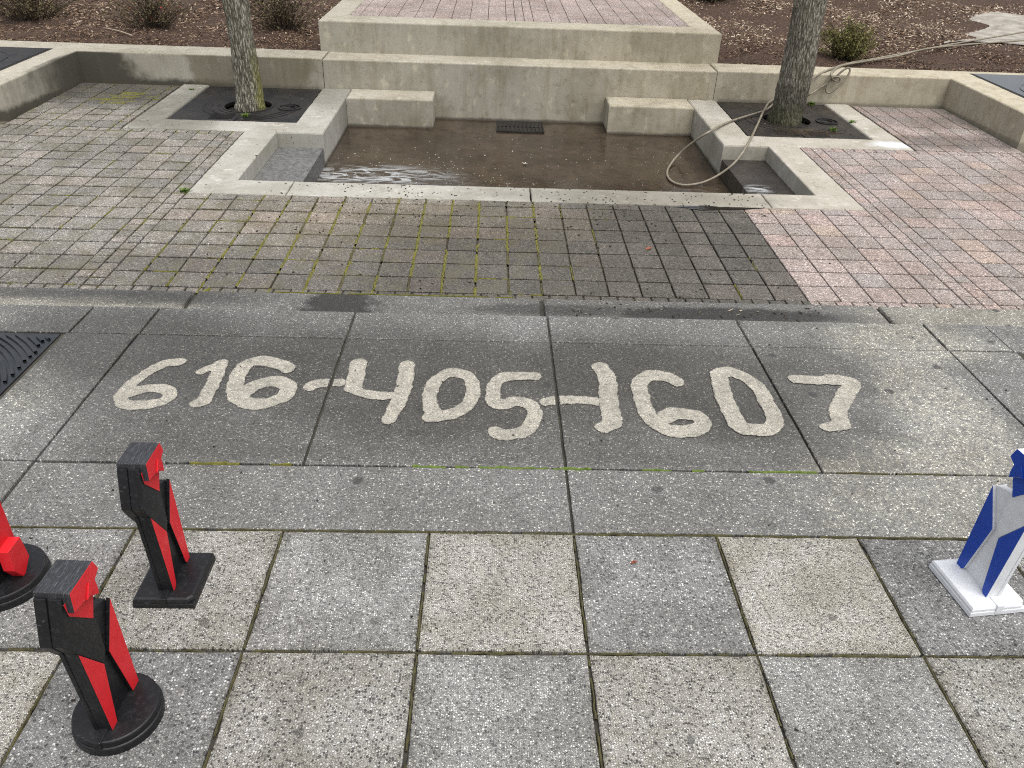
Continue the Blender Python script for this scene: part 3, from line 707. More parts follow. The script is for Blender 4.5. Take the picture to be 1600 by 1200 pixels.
# ---- chess pieces
def extr(poly, x0, x1):                           # profile in (y,z) pushed out along x
    if area2(poly) < 0: poly = poly[::-1]
    n = len(poly); vs = [(x0, y, z) for y, z in poly]+[(x1, y, z) for y, z in poly]
    fs = [tuple(range(n-1, -1, -1)), tuple(range(n, 2*n))]+[(i, (i+1) % n, n+(i+1) % n, n+i) for i in range(n)]
    return vs, fs
def bev_obj(o, wd=.0025, seg=2):
    m = o.modifiers.new('bevel', 'BEVEL'); m.width = wd; m.segments = seg; m.limit_method = 'ANGLE'; m.angle_limit = R(40)
def profile_part(name, poly, x0, x1, mats, parent, outer=None, wd=.002):
    vs, fs = extr(poly, x0, x1); mi = [0]*len(fs)
    if outer is not None: mi[1 if outer > 0 else 0] = 1
    me = mesh(name, vs, fs, mi); o = link(name, me, mats, parent); bev_obj(o, wd); return o
BODY = [(-.080,.03),(-.092,.42),(-.118,.475),(-.074,.612),(.046,.612),(.058,.588),(.036,.573),(.034,.522),(.012,.455),(.055,.445),(.096,.432),(.094,.03)]
TORSO = [(-.094,.42),(-.121,.476),(-.078,.618),(-.01,.60),(.020,.46),(.010,.31),(-.016,.282)]
NEAR = [(-.094,.418),(-.016,.280),(-.050,.055),(-.064,.036),(-.081,.036)]
FAR = [(.098,.434),(.020,.290),(.056,.055),(.070,.036),(.096,.036)]
HEAD = [(-.068,.632),(.053,.632),(.066,.590),(.038,.574),(.040,.545),(.036,.520),(-.010,.556),(-.076,.566)]
JAW = [(-.080,.600),(-.03,.600),(.038,.56),(.036,.515),(.004,.452),(-.076,.552)]
EAR = [(-.02,.556),(.022,.560),(.006,.595)]
def knight(loc, rz, sc, thick, dark, face, end, label, base_kind):
    t = thing('chess_knight', label, 'chess piece', loc, 'wooden chess pieces at the edge of the board'); t.rotation_euler = (0, 0, R(rz)); t.scale = (sc, sc, sc)
    profile_part('body', BODY, -.0145, .0145, [dark], t)
    vs, fs = extr(HEAD, -.050, .050); hm = mesh('head_block', vs, fs, [1, 1]+[0]*(len(fs)-2)); hd_ = link('head_block', hm, [end, face], t); bev_obj(hd_)
    for sg in (-1, 1): profile_part('ear', EAR, *sorted((sg*.0495, sg*.0545)), [face], hd_, wd=.001)
    for sg in (-1, 1):
        a, b = sorted((sg*.0145, sg*(.0475 if sg == thick else .0275))); profile_part('torso_panel', TORSO, a, b, [dark], t)
        a, b = sorted((sg*.0145, sg*.0265)); a, b = sorted((sg*.0145, sg*.0285)); profile_part('leg_panel', NEAR, a, b, [dark, face], t, sg); profile_part('leg_panel', FAR, a, b, [dark, face], t, sg)
        a, b = sorted((sg*.0145, sg*.031)); profile_part('jaw_panel', JAW, a, b, [dark, face], t, sg)
    zb = 0
    if base_kind == 'square':
        for hw, hd, h, bv in ((.112, .126, .021, .004), (.110, .124, .021, .012)):
            poly = [(-hw, -hd), (hw-.02, -hd), (hw, -hd+.02), (hw, hd), (-hw, hd)] if zb else rect(-hw, -hd, hw, hd)
            vs, fs = prism_data(poly, zb, zb+h, bev=bv, sheared=False); link('base_plate', mesh('base_plate', vs, fs), [dark], t); zb += h+.0008
    else:
        for rr, h, bv in ((.132, .030, .006), (.126, .024, .006)):
            poly = [(rr*math.cos(a), rr*math.sin(a)) for a in np.linspace(0, 2*math.pi, 57)[:-1]]
            vs, fs = prism_data(poly, zb, zb+h, bev=bv, sheared=False); link('base_plate', mesh('base_plate', vs, fs), [dark], t); zb += h+.0008
    vs, fs = box_data(-.014, .014, -.128 if base_kind == 'square' else -.129, -.06, .006, zb+.004); o = link('slot_tab', mesh('slot_tab', vs, fs), [dark], t); bev_obj(o)
    return t
knight((-1.558, -.300, .0015), 0, 1., -1, M['black'], M['red'], M['black_end'], 'red and black wooden knight standing on a square base', 'square')
knight((-1.537, -.872, .0015), -3, 1.02, -1, M['black'], M['red'], M['black_end'], 'red and black wooden knight on a round base, nearest the camera', 'round')
knight((1.580, -.288, .0015), 7, 1.045, 1, M['white'], M['blue'], M['white'], 'white and blue wooden knight on a square base at the right edge', 'square')
t = thing('chess_piece', 'red and black wooden chess piece on a round base, cut off by the left edge', 'chess piece', (-2.195, -.305, .0015), 'wooden chess pieces at the edge of the board')
zb = 0
for rr, h, bv in ((.155, .032, .006), (.150, .026, .006)):
    poly = [(rr*math.cos(a), rr*math.sin(a)) for a in np.linspace(0, 2*math.pi, 57)[:-1]]
    vs, fs = prism_data(poly, zb, zb+h, bev=bv, sheared=False); link('base_plate', mesh('base_plate', vs, fs), [M['black']], t); zb += h+.0008
profile_part('body', [(-.10,.05),(-.115,.60),(-.06,.70),(.06,.70),(.085,.60),(.082,.05)], -.034, .034, [M['black']], t)
for sg in (-1, 1):
    a, b = sorted((sg*.034, sg*.054)); profile_part('side_panel', [(-.075,.19),(-.10,.56),(-.05,.66),(.05,.66),(.068,.56),(.058,.10),(.03,.10)], a, b, [M['black'], M['red']], t, sg)
    a, b = sorted((sg*.054, sg*.096)); o = profile_part('foot_block', [(-.055,.115),(-.050,.205),(.032,.205),(.040,.10),(-.01,.0585),(-.025,.0585)], a, b, [M['red'], M['red']], t, sg)

# ---- trees, each in its iron grate
def tree(x, y, r0, r1, mat, label, seed, lean=(0, 0)):
    r = random.Random(seed); t = thing('tree', label, 'tree', P(x, y, 0)); n = 96; rings = 110
    H = 3.4; V, F = [], []
    for j in range(rings+1):
        h = -.12+H*(j/rings); f = h/H
        rr = r0+(r1-r0)*min(1, max(0, h)/1.2)-.02*max(0, f-.35)
        fl = .22*math.exp(-max(h, 0)/.10)
        for k in range(n):
            a = 2*math.pi*k/n
            rad = rr*(1+fl*(.75+.45*math.sin(3*a+seed)))+.0075*math.sin(17*a+1.6*math.sin(h*7+seed)+h*2)*math.sin(5*a+h*11)+.004*math.sin(31*a+2*math.sin(h*13))+r.uniform(-.004, .004)+.008*math.sin(h*5+a*2)
            V.append((rad*math.cos(a)+lean[0]*h+.01*math.sin(h*3), rad*math.sin(a)+lean[1]*h, h))
    for j in range(rings):
        for k in range(n):
            F.append((j*n+k, j*n+(k+1) % n, (j+1)*n+(k+1) % n, (j+1)*n+k))
    link('trunk', mesh('trunk', V, F, smooth=True), mat, t)
    parts = []; top = Vector((lean[0]*3.2, lean[1]*3.2, 3.2))
    def limb(p, d, L, rad, lev):
        q = [p]; dd = d.copy()
        for _ in range(5):
            dd = (dd+Vector((r.gauss(0, .12), r.gauss(0, .12), .06))).normalized(); q.append(q[-1]+dd*L/5)
        parts.append(tube_data(q, lambda s_: rad*(1-.65*s_), 6, False))
        if lev < 3:
            for _ in range(3 if lev else 4):
                i = r.randint(2, 5); nd = (dd+Vector((r.gauss(0, .7), r.gauss(0, .7), r.gauss(.15, .3)))).normalized()
                limb(q[i], nd, L*.62, rad*(1-.65*i/5)*.8, lev+1)
    for k in range(5):
        a = k*1.256+seed; limb(top+Vector((0, 0, -.1*(k % 3))), Vector((math.cos(a)*.75, math.sin(a)*.75, 1)).normalized(), 2.3, .085, 0)
    link('crown', mesh('crown', *join(parts), smooth=True), mat, t)
    return t
tree(-3.40, 7.63, .148, .140, M['bark_mossy'], 'tree on the left, its grey trunk mossy yellow on one side', 3)
tree(3.395, 7.72, .185, .188, M['bark'], 'thicker tree on the right, its bark dark and wet at the base', 6)

def ring_plate(x0, x1, y0, y1, cx, cy, rad, h0, h1, zf):
    n = 48; V, F = [], []
    def edge(a):
        c, s_ = math.cos(a), math.sin(a)
        t_ = min(((x1-cx) if c > 0 else (x0-cx))/c if abs(c) > 1e-9 else 1e9, ((y1-cy) if s_ > 0 else (y0-cy))/s_ if abs(s_) > 1e-9 else 1e9)
        return cx+c*t_, cy+s_*t_
    ang = sorted([2*math.pi*k/n for k in range(n)]+[math.atan2(y-cy, x-cx) % (2*math.pi) for x in (x0, x1) for y in (y0, y1)])
    m = len(ang)
    for a in ang:
        ex, ey = edge(a); ix, iy = cx+rad*math.cos(a), cy+rad*math.sin(a)
        V += [(ex, ey, zf(ey)+h0), (ex, ey, zf(ey)+h1), (ix, iy, zf(iy)+h1), (ix, iy, zf(iy)+h0)]
    for i in range(m):
        a, b = 4*i, 4*((i+1) % m)
        for k in range(3): F.append((a+k, b+k, b+k+1, a+k+1))
    return V, F
def arc_ribs(cx, cy, rads, a0, a1, wd, h, zf, clip, n=40, seglen=None):
    """raised arcs of cast iron, kept inside clip"""
    parts = []
    for rad in rads:
        run = []
        for k in range(n+1):
            a = a0+(a1-a0)*k/n; x, y = cx+rad*math.cos(a), cy+rad*math.sin(a)
            ok = clip[0] < x < clip[1] and clip[2] < y < clip[3]
            if ok: run.append((x, y, a))
            if (not ok or k == n) and len(run) > 1:
                V, F = [], []
                for (x, y, a) in run:
                    ux, uy = math.cos(a)*wd/2, math.sin(a)*wd/2
                    V += [(x-ux, y-uy, zf(y)+h[0]), (x-ux, y-uy, zf(y)+h[1]), (x+ux, y+uy, zf(y)+h[1]), (x+ux, y+uy, zf(y)+h[0])]
                for i in range(len(run)-1):
                    for q in range(3): F.append((4*i+q, 4*i+4+q, 4*i+5+q, 4*i+1+q))
                parts.append((V, F)); run = []
            elif not ok: run = []
    return parts
def bars(clip, x0, x1, y0, y1, n, wd, h, zf, along='x'):
    out = []
    for k in range(n):
        if along == 'x':
            y = y0+(y1-y0)*(k+.5)/n; v, f = box_data(x0, x1, y-wd/2, y+wd/2, h[0]+zf(y), h[1]+zf(y))
        else:
            x = x0+(x1-x0)*(k+.5)/n; v, f = box_data(x-wd/2, x+wd/2, y0, y1, h[0]+zf(y0), h[1]+zf(y0))
        out.append((v, f))
    return out
def grate(name, label, x0, x1, y0, y1, cx, cy, rad, mat, zf, top, ribs, cover=None, split=True, gap=.02):
    t = thing(name, label, 'tree grate', (cx, cy, zf(cy)+top), 'cast iron tree grates')
    def ch(nm, data, m):
        o = link(nm, mesh(nm, *data), M[m], t); o.matrix_parent_inverse = Matrix.Translation(-t.location); return o
    x0, x1, y0, y1 = x0+gap, x1-gap*.4, y0+gap*.6, y1
    halves = ((x0, cx-.004), (cx+.004, x1)) if split else ((x0, x1),)
    V, F = ring_plate(x0, x1, y0, y1, cx, cy, rad, top-.03, top, zf)
    ch('plate', (V, F), mat)
    if split:
        for ya, yb in ((y0, cy-rad-.01), (cy+rad+.01, y1)):
            if yb-ya > .05: ch('seam', join([box_data(cx-.012, cx+.012, ya, yb, zf((ya+yb)/2)+top+.0-.01*0, zf((ya+yb)/2)+top+.004)]), mat)
    ch('rim', arc_data(cx, cy, rad, rad+.022, top-.02, top+.008, zf), mat)
    if ribs: ch('ribs', join(ribs), mat)
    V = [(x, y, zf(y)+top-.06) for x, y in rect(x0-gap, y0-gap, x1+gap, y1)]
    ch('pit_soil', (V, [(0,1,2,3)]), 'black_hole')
    return t
def arc_data(cx, cy, r0, r1, h0, h1, zf, n=40):
    V, F = [], []
    for k in range(n):
        a = 2*math.pi*k/n
        for rr, h in ((r0, h0), (r0, h1), (r1, h1), (r1, h0)):
            y = cy+rr*math.sin(a); V.append((cx+rr*math.cos(a), y, zf(y)+h))
    for k in range(n):
        a, b = 4*k, 4*((k+1) % n)
        for q in range(3): F.append((a+q, b+q, b+q+1, a+q+1))
    return V, F
def fan(cx, cy, clip, zf, top, a0, a1, r0, r1, n):
    return arc_ribs(cx, cy, [r0+(r1-r0)*k/n for k in range(n)], a0, a1, .009, (top, top+.005), zf, clip)
for sg, cx, cy, lab in ((-1, -3.43, 7.63, 'square cast iron tree grate around the mossy left trunk, strewn with soil'), (1, 3.41, 7.72, 'square cast iron tree grate around the thick right trunk, muddy and wet')):
    x0, x1 = (GX[0], GX[1]) if sg > 0 else (-GX[1], -GX[0])
    clip = (x0+.04, x1-.04, GX[2]+.03, GX[3]-.03)
    rb = fan(cx, cy, clip, zp, -.012, R(175), R(262), .36, .62, 3)+fan(cx, cy, clip, zp, -.012, R(278), R(350), .5, .7, 3)
    rb += bars(clip, cx-.32, cx-.05, GX[2]+.10, GX[2]+.34, 6, .012, (-.012, -.006), zp)+bars(clip, cx+.1, cx+.33, GX[2]+.10, GX[2]+.30, 5, .012, (-.012, -.006), zp)
    g = grate('tree_grate', lab, x0, x1, GX[2], GX[3], cx, cy, .285 if sg < 0 else .30, 'iron' if sg < 0 else 'iron_dirt', zp, -.012, rb)
    lx, ly = cx+.52, cy-.02
    lid = link('vent_cover', mesh('vent_cover', *join([arc_data(lx, ly, .125, .145, -.012, .002, zp), arc_data(lx, ly, .07, .085, -.012, .0, zp)]+[([(lx+a*math.cos(q)-.004*math.sin(q), ly+a*math.sin(q)+.004*math.cos(q), zp(ly)-.008) for a in (.02, .12)]+[(lx+a*math.cos(q)+.004*math.sin(q), ly+a*math.sin(q)-.004*math.cos(q), zp(ly)-.003) for a in (.12, .02)], [(0,1,2,3)]) for q in np.linspace(0, 5.6, 9)])), M['iron'], g)
    lid.matrix_parent_inverse = Matrix.Translation(-g.location)
# raised grates on the seat walls
wz = lambda y: zp(y)+.385
for sg, lab in ((-1, 'cast iron tree grate let into the top of the left seat wall'), (1, 'wet cast iron tree grate let into the top of the right seat wall')):
    x0, x1 = (6.32, 7.84) if sg > 0 else (-7.84, -6.22)
    cx, cy = (x0+x1)/2, 7.83
    g = grate('tree_grate', lab, x0, x1, 7.06, 8.62 if sg < 0 else 8.9, cx, cy, .28, 'iron' if sg < 0 else 'iron_wet', wz, .007, arc_ribs(cx, cy, [.45, .6], 0, 6.28, .01, (.007, .012), wz, (x0+.05, x1-.05, 7.1, 8.55)), gap=.012)
    f0 = join([box_data(x0-.012, x0, 7.05, 8.64, wz(7.8)-.05, wz(7.8)+.03)]); 
    fr = link('frame', mesh('frame', *join([box_data(x0-.02, x1+.02, 7.04, 7.06, wz(7.05)-.02, wz(7.05)+.004)])), M['iron'], g); fr.matrix_parent_inverse = Matrix.Translation(-g.location)
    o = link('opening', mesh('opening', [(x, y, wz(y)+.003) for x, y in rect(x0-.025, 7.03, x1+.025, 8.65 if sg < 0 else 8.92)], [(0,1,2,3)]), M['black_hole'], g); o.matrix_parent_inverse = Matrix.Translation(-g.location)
# terrace grates
for sg, lab in ((-1, 'wet cast iron grate with fanned ribs, flush in the terrace at the left edge'), (1, 'cast iron grate at the far right of the terrace, only its corner visible')):
    x0, x1 = sorted((sg*2.90, sg*4.50))
    cx, cy = (x0+x1)/2, .98
    clip = (x0+.045, x1-.045, .50, 1.625)
    rb = arc_ribs(cx+.1*sg, cy-.25, [.42+.034*k for k in range(28)], R(5), R(175), .017, (-.008, .003), lambda y: 0, clip, n=90)
    pl = grate('tree_grate', lab, x0, x1, .45, 1.65, cx, cy, .28, 'iron_wet', lambda y: 0, -.008, rb, split=False, gap=.035)

# ---- drain in the basin floor
dz = thing('drain_grate', 'small rectangular slotted drain grate at the foot of the basin wall', 'drain', P(0, 8.33, -.36))
def dch(nm, data, m):
    o = link(nm, mesh(nm, *data), M[m], dz); o.matrix_parent_inverse = Matrix.Translation(-dz.location); return o
zf = lambda y: zp(y)-.36
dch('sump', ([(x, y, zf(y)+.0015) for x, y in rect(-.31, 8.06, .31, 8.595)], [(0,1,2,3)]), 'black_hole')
dch('frame', join([box_data(-.32, .32, 8.05, 8.075, zf(8.06), zf(8.06)+.016), box_data(-.32, -.30, 8.076, 8.59, zf(8.3), zf(8.3)+.014), box_data(.30, .32, 8.076, 8.59, zf(8.3), zf(8.3)+.014)]), 'iron')
for k in range(11):
    x = -.275+.055*k; dch('bar', box_data(x-.013, x+.013, 8.076, 8.59, zf(8.3)-.002, zf(8.3)+.013), 'iron')
dch('cross_bar', box_data(-.299, .299, 8.30, 8.335, zf(8.3)+.0, zf(8.3)+.0145), 'iron')

# ---- hose
def hp(px, py, h): v = pix_h(px, py, h); return (v.x, v.y, v.z)
def hy(px, py, Y=8.565):
    d = _f+(px-800)/FPX*_r-(py-600)/FPX*_u; v = CAM+(Y-CAM.y)/d.y*d; return (v.x, v.y, v.z)
hose_pts = [hp(1720, 30, .62), hp(1600, 50, .55), hp(1500, 67, .47), hp(1420, 82, .43), hp(1360, 93, .41), hp(1330, 98, .41), hp(1300, 107, .408), hy(1278, 117), hy(1262, 128, 8.5), hp(1240, 148, .03), hp(1215, 158, .03),
            hp(1196, 172, .03), hp(1168, 181, .02), hp(1135, 192, .03), hp(1108, 206, .03), hp(1082, 223, -.12), hp(1058, 244, -.30), hp(1043, 266, -.345), hp(1047, 281, -.345), hp(1066, 289, -.345), hp(1095, 286, -.33),
            hp(1122, 274, -.25), hp(1148, 254, -.11), hp(1168, 226, .03), hp(1182, 198, .035), hp(1194, 172, .05), hp(1204, 158, .06), hp(1225, 150, .03), hp(1245, 154, .02), hy(1262, 149, 8.53), hy(1280, 138), hy(1300, 125), hy(1316, 111, 8.56),
            hy(1326, 106, 8.55), hy(1327, 114, 8.54), hy(1314, 131, 8.53), hy(1299, 144, 8.53), hy(1291, 143, 8.54), hy(1294, 131, 8.56), hy(1301, 121, 8.55), hy(1312, 121, 8.53), hy(1311, 127, 8.54), hy(1302, 125, 8.55), hy(1299, 115, 8.56), hp(1312, 103.5, .408), hp(1345, 97, .41), hp(1400, 88, .42), hp(1450, 76, .45), hp(1520, 69, .47), hp(1600, 63, .50), hp(1720, 52, .55)]
o = link('hose', mesh('hose', *tube_data(catmull(hose_pts, 7), .0138, 8), smooth=True), M['hose'])
tag(o, 'beige garden hose trailing from the mulch past the right tree and looping into the basin', 'hose')

# ---- shrubs
def leaves(n, gen, size, seed):
    r = random.Random(seed); V, F, T = [], [], []
    for _ in range(n):
        p, t = gen(r); a = r.uniform(0, 6.28); e = r.uniform(-.9, 1.2)
        d = Vector((math.cos(a)*math.cos(e), math.sin(a)*math.cos(e), math.sin(e))); s_ = d.orthogonal().normalized(); s_.rotate(Matrix.Rotation(r.uniform(0, 6.28), 3, d))
        l = size*r.uniform(.6, 1.4); b = len(V)
        V += [p, p+d*l*.5+s_*l*.17, p+d*l, p+d*l*.5-s_*l*.17]; F.append((b, b+1, b+2, b+3)); T.append(t)
    me = mesh('leaves', V, F); at = me.attributes.new('tint', 'FLOAT', 'FACE'); at.data.foreach_set('value', T); return me
def shrub(x, y, w_, hgt, mat, n, size, label, seed, z=None, stems=90, red=0., name='shrub'):
    r = random.Random(seed); z = mz(x, y) if z is None else z
    t = thing(name, label, 'shrub', (x, y, z)); st = []; parts = []
    for _ in range(stems):
        a = r.uniform(0, 6.28); k = r.random()**.6*r.uniform(.75, 1.25); tip = Vector((math.cos(a)*w_/2*k, math.sin(a)*w_/2*k, hgt*(1-.45*k*k)*r.uniform(.7, 1.08)))
        b0 = Vector((math.cos(a)*w_*.12*k, math.sin(a)*w_*.12*k, -.03)); mid_ = b0.lerp(tip, .5)+Vector((math.cos(a), math.sin(a), 0))*(-w_*.05)
        st.append((b0, mid_, tip)); parts.append(tube_data([b0, mid_, tip], lambda s_: .006*(1-.7*s_), 4, False))
    link('stems', mesh('stems', *join(parts)), M['dryleaf'] if False else M['hose_dark'], t)
    def gen(rr):
        b0, m_, tip = rr.choice(st); s_ = rr.uniform(.25, 1.02); p = b0.lerp(m_, s_*2) if s_ < .5 else m_.lerp(tip, s_*2-1)
        p = p+Vector((rr.gauss(0, .018), rr.gauss(0, .018), rr.gauss(0, .014)))
        tt = .15+.65*rr.random()*(.5+.5*s_) if rr.random() > red else 1.
        return p, min(1, tt)
    link('foliage', leaves(n, gen, size, seed+1), M[mat], t); return t
M['hose_dark'] = m_simple('twig', (.035,.024,.016), (.07,.05,.033), 20, .9)
def at_px(px, py): v = pix_h(px, py, .42); return v.x, v.y
shrub(*at_px(1320, 86), .98, .52, 'leaf', 4600, .042, 'rounded low green heather bush in the mulch beside the right tree', 21, stems=150)
shrub(*at_px(55, 30), 1.9, .55, 'dryleaf', 2600, .045, 'brown twiggy shrub at the top left corner', 31, stems=150)
shrub(*at_px(238, 38), 1.3, .55, 'dryleaf', 1900, .045, 'brown twiggy shrub with a few red leaves, left of the mossy tree', 32, red=.012, stems=130)
shrub(*at_px(445, 44), 1.35, .62, 'dryleaf', 2200, .045, 'dark brown shrub between the mossy tree and the platform', 33, stems=140)
shrub(*at_px(1112, 8), 1.2, .5, 'dryleaf', 2200, .055, 'dark low shrub behind the platform corner on the right', 34)
shrub(9.6, 12.45, .6, .22, 'grass', 900, .09, 'tuft of green grass beside the pale path at the right edge', 35, stems=20, name='grass_tuft')

# ---- weeds
def weed(px, py, h, n, L, label, seed):
    r = random.Random(seed); p = pix_h(px, py, h); V, F, T = [], [], []
    for _ in range(n):
        a = r.uniform(0, 6.28); b0 = Vector((r.gauss(0, L*.35), r.gauss(0, L*.3), -.006)); d = Vector((math.cos(a)*.6, math.sin(a)*.6, 1)).normalized(); l = L*r.uniform(.5, 1.2)
        s_ = d.cross(Vector((0, 0, 1))).normalized()*.004; tip = b0+d*l+Vector((math.cos(a), math.sin(a), -.4))*l*.35; m_ = b0+d*l*.6
        b = len(V); V += [b0-s_, b0+s_, m_+s_, m_-s_, tip]; F += [(b, b+1, b+2, b+3), (b+3, b+2, b+4)]; t = r.random(); T += [t, t]
    me = mesh('weed', V, F); at = me.attributes.new('tint', 'FLOAT', 'FACE'); at.data.foreach_set('value', T)
    o = link('weed', me, M['grass']); o.location = p; tag(o, label, 'weed', 'weeds growing between the paving'); return o
weed(289, 299, .0, 70, .05, 'tuft of green weed at the front left corner of the basin rim', 1)
weed(383, 182, -.005, 60, .055, 'small green weed in the grate in front of the mossy tree', 2)
weed(1301, 203, -.005, 50, .05, 'small green weed near the front edge of the right tree grate', 3)
weed(1331, 192, -.005, 60, .05, 'small green weed at the right corner of the right tree grate', 4)
weed(1268, 163, -.005, 120, .05, 'strip of low green weeds behind the right tree', 5)
weed(300, 141, -.005, 60, .04, 'sparse low weeds against the wall behind the left tree grate', 6)

# ---- moss
def moss_strip(V, F, a, b, wd, h, zf, r, seg=.022, gapp=.12):
    a, b = Vector(a), Vector(b); L = (b-a).length; n = max(2, int(L/seg)); d = (b-a)/L; s_ = Vector((-d.y, d.x)); prev = None
    for i in range(n+1):
        if r.random() < gapp: prev = None; continue
        p = a.lerp(b, i/n); k = wd*r.uniform(.5, 1.35); off = r.gauss(0, wd*.18); hh = h*r.uniform(.3, 1.25)
        q = []
        for t, e in ((-.5, -.35), (-.2, .85), (.15, 1.), (.5, -.35)):
            v = p+s_*(off+t*k); q.append((v.x, v.y, zf(v.y)+(hh*e if e > 0 else -.008)))
        c = len(V); V += q
        if prev is not None:
            for t in range(3): F.append((prev+t, prev+t+1, c+t+1, c+t))
        prev = c
mr_ = random.Random(17)
V1, F1, V2, F2, V3, F3 = [], [], [], [], [], []
for i in range(-12, 13):
    x = X0+i*PP
    for j in range(-1, 8):
        y0 = YB+j*PP if j >= 0 else 2.60; y1 = min(YB+(j+1)*PP, 4.57)
        pm = .92 if -10 <= i <= 0 else .45 if i < -10 else .72 if i == 1 and j > 3 else .75 if i == 2 and 3 <= j <= 4 else .10 if i < 8 else 0
        if i in (-1, 0) and j < 2: pm = .5
        if mr_.random() < pm: moss_strip(V1 if mr_.random() < .8 else V2, F1 if len(V1) < 0 else None or (F1 if True else F2), (x, y0), (x, y1), .017, .0035, zp, mr_, gapp=.05) if False else None
        if mr_.random() < pm:
            tgt = (V1, F1) if mr_.random() < .75 else (V2, F2)
            moss_strip(*tgt, (x, y0), (x, y1), (.030 if -8 <= i <= 0 else .022) if -10 <= i <= 0 else .014, .0045, zp, mr_, gapp=.05)
for (x0, y0, x1, y1) in pav:                     # patchy moss elsewhere on the unwashed left half
    if x0 > 0.9: continue
    if y0 > 6.3 and x0 > -5.6: pm = .55
    elif x0 < -3.4: pm = .22
    else: pm = .18
    if mr_.random() < pm: moss_strip(*((V2, F2) if mr_.random() < .6 else (V1, F1)), (x0, y0), (x1, y0), .013, .002, zp, mr_, gapp=.2)
    if x0 < -3.1 and mr_.random() < pm*1.2: moss_strip(*((V2, F2) if mr_.random() < .6 else (V1, F1)), (x0, y0), (x0, y1), .014, .002, zp, mr_, gapp=.2)
for _ in range(9):                               # thicker moss near the left tree border
    p = pix_h(mr_.uniform(150, 235), mr_.uniform(145, 165), 0); moss_strip(V1, F1, (p.x-.15, p.y), (p.x+.15, p.y+mr_.uniform(-.02, .02)), .05, .006, zp, mr_, gapp=.05)
z0 = lambda y: 0.
for a, b, tgt, wd in [((-.72, .437), (-.08, .437), 'g', .024), ((-.06, .437), (.12, .437), 'g', .02), ((.36, .437), (.5, .437), 'g', .018), ((.6, .437), (.66, .437), 'g', .02), ((.85, .437), (1.2, .437), 'g', .02), ((1.3, .437), (1.9, .437), 'b', .014),
                      ((-1.75, .437), (-1.5, .437), 'y', .02), ((-1.38, .437), (-1.28, .437), 'y', .018), ((-.35, .44), (-.2, .44), 'b', .02),
                      ((-3.5, 0), (1.1, 0), 'b', .012), ((1.1, 0), (3, 0), 'b', .009), ((-2.43, 2.60), (-2.38, 2.66), 'y', .03), ((-1.9, 2.62), (-.2, 2.62), 'y', .010)]:
    zf_ = (lambda y: -.175) if a[1] > 2 else z0
    moss_strip(*{'g': (V3, F3), 'y': (V1, F1), 'b': (V2, F2)}[tgt], a, b, wd, .004 if tgt != 'b' else .0005, zf_, mr_, gapp=.03)
for j in range(1, 4):
    moss_strip(V2, F2, (-3.2, -j*s), (3.2, -j*s), .010, -.003, z0, mr_, gapp=.10)
for i in range(-4, 5):
    for j in range(3): moss_strip(V2, F2, (i*s, -j*s-.01), (i*s, -(j+1)*s+.01), .010, -.003, z0, mr_, gapp=.10)
for nm, V, F, m, lab in (('moss', V1, F1, 'moss', 'yellow green moss filling the joints between the pavers'), ('moss', V2, F2, 'moss_brown', 'brownish moss along the slab and paver joints'), ('moss', V3, F3, 'moss_green', 'bright green moss in the long joint below the washed number')):
    tag(link(nm, mesh(nm, V, F), M[m]), lab, 'moss', kind='stuff')

# ---- puddles
def puddle(name, cx, cy, rx, ry, zf, mat, label, seed, n=70, parent=None):
    r = random.Random(seed); ph = [r.uniform(0, 6.28) for _ in range(5)]; V = []
    for k in range(n):
        a = 2*math.pi*k/n; q = 1+.22*math.sin(3*a+ph[0])+.16*math.sin(5*a+ph[1])+.12*math.sin(9*a+ph[2])+.08*math.sin(17*a+ph[3])
        V.append((cx+rx*q*math.cos(a), cy+ry*q*math.sin(a)))
    if 'clip' in label: pass
    o = link(name, mesh(name, [(x, y, zf(y)) for x, y in V], [tuple(range(n))]), M[mat]); return o
tag(puddle('puddle', 1.72, 4.52, .34, .045, lambda y: zp(y)+.006, 'puddle', '', 1), 'shiny puddle against the front rim of the basin', 'puddle', kind='structure')
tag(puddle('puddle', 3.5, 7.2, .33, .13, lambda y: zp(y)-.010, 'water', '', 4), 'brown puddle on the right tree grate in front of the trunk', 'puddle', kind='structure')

# ---- litter, foam and single leaves
def lit(r):
    q = r.random()
    if q < .42: x, y = r.uniform(-1.9, 2.2), r.normal(4.55, .35); h = .004
    elif q < .62: x, y = r.uniform(-2.6, 2.4), r.uniform(2.7, 5); h = .003
    elif q < .72: x, y = r.uniform(-6, -2.6), r.uniform(2.7, 8.4); h = .003
    elif q < .80: x, y = r.uniform(.2, 2.1), r.normal(2.42, .06); return (x, y, -.166), (r.uniform(.006, .04), r.uniform(.003, .012), .003), min(1, r.random()*1.3)
    elif q < .9: x, y = r.uniform(2.75, 4.15), r.uniform(7.0, 8.5); h = -.010
    else: x, y = r.uniform(-4.1, -2.75), r.uniform(7.0, 8.5); h = -.010
    if y > 4.94 and abs(x) < 2.82 and y < 8.6 and not h < 0: return None
    if h > 0 and y > 6.9 and abs(x) < 4.3: return None
    return (x, y, zp(y)+h), (r.uniform(.006, .026), r.uniform(.004, .013), r.uniform(.001, .005)), r.random()**1.6
tag(link('leaf_litter', scatter(620, lit, 3), M['litter']), 'small dark scraps of leaf and twig strewn on the paving', 'leaf litter', kind='stuff')
def litt(r):
    x, y = r.uniform(-2.6, 2.6), r.uniform(-1.6, 1.95)
    return (x, y, .003), (r.uniform(.004, .014), r.uniform(.003, .008), r.uniform(.001, .004)), r.random()*.8
tag(link('leaf_litter', scatter(90, litt, 4), M['litter']), 'a few dark specks of grit lying on the terrace slabs', 'leaf litter', kind='stuff')
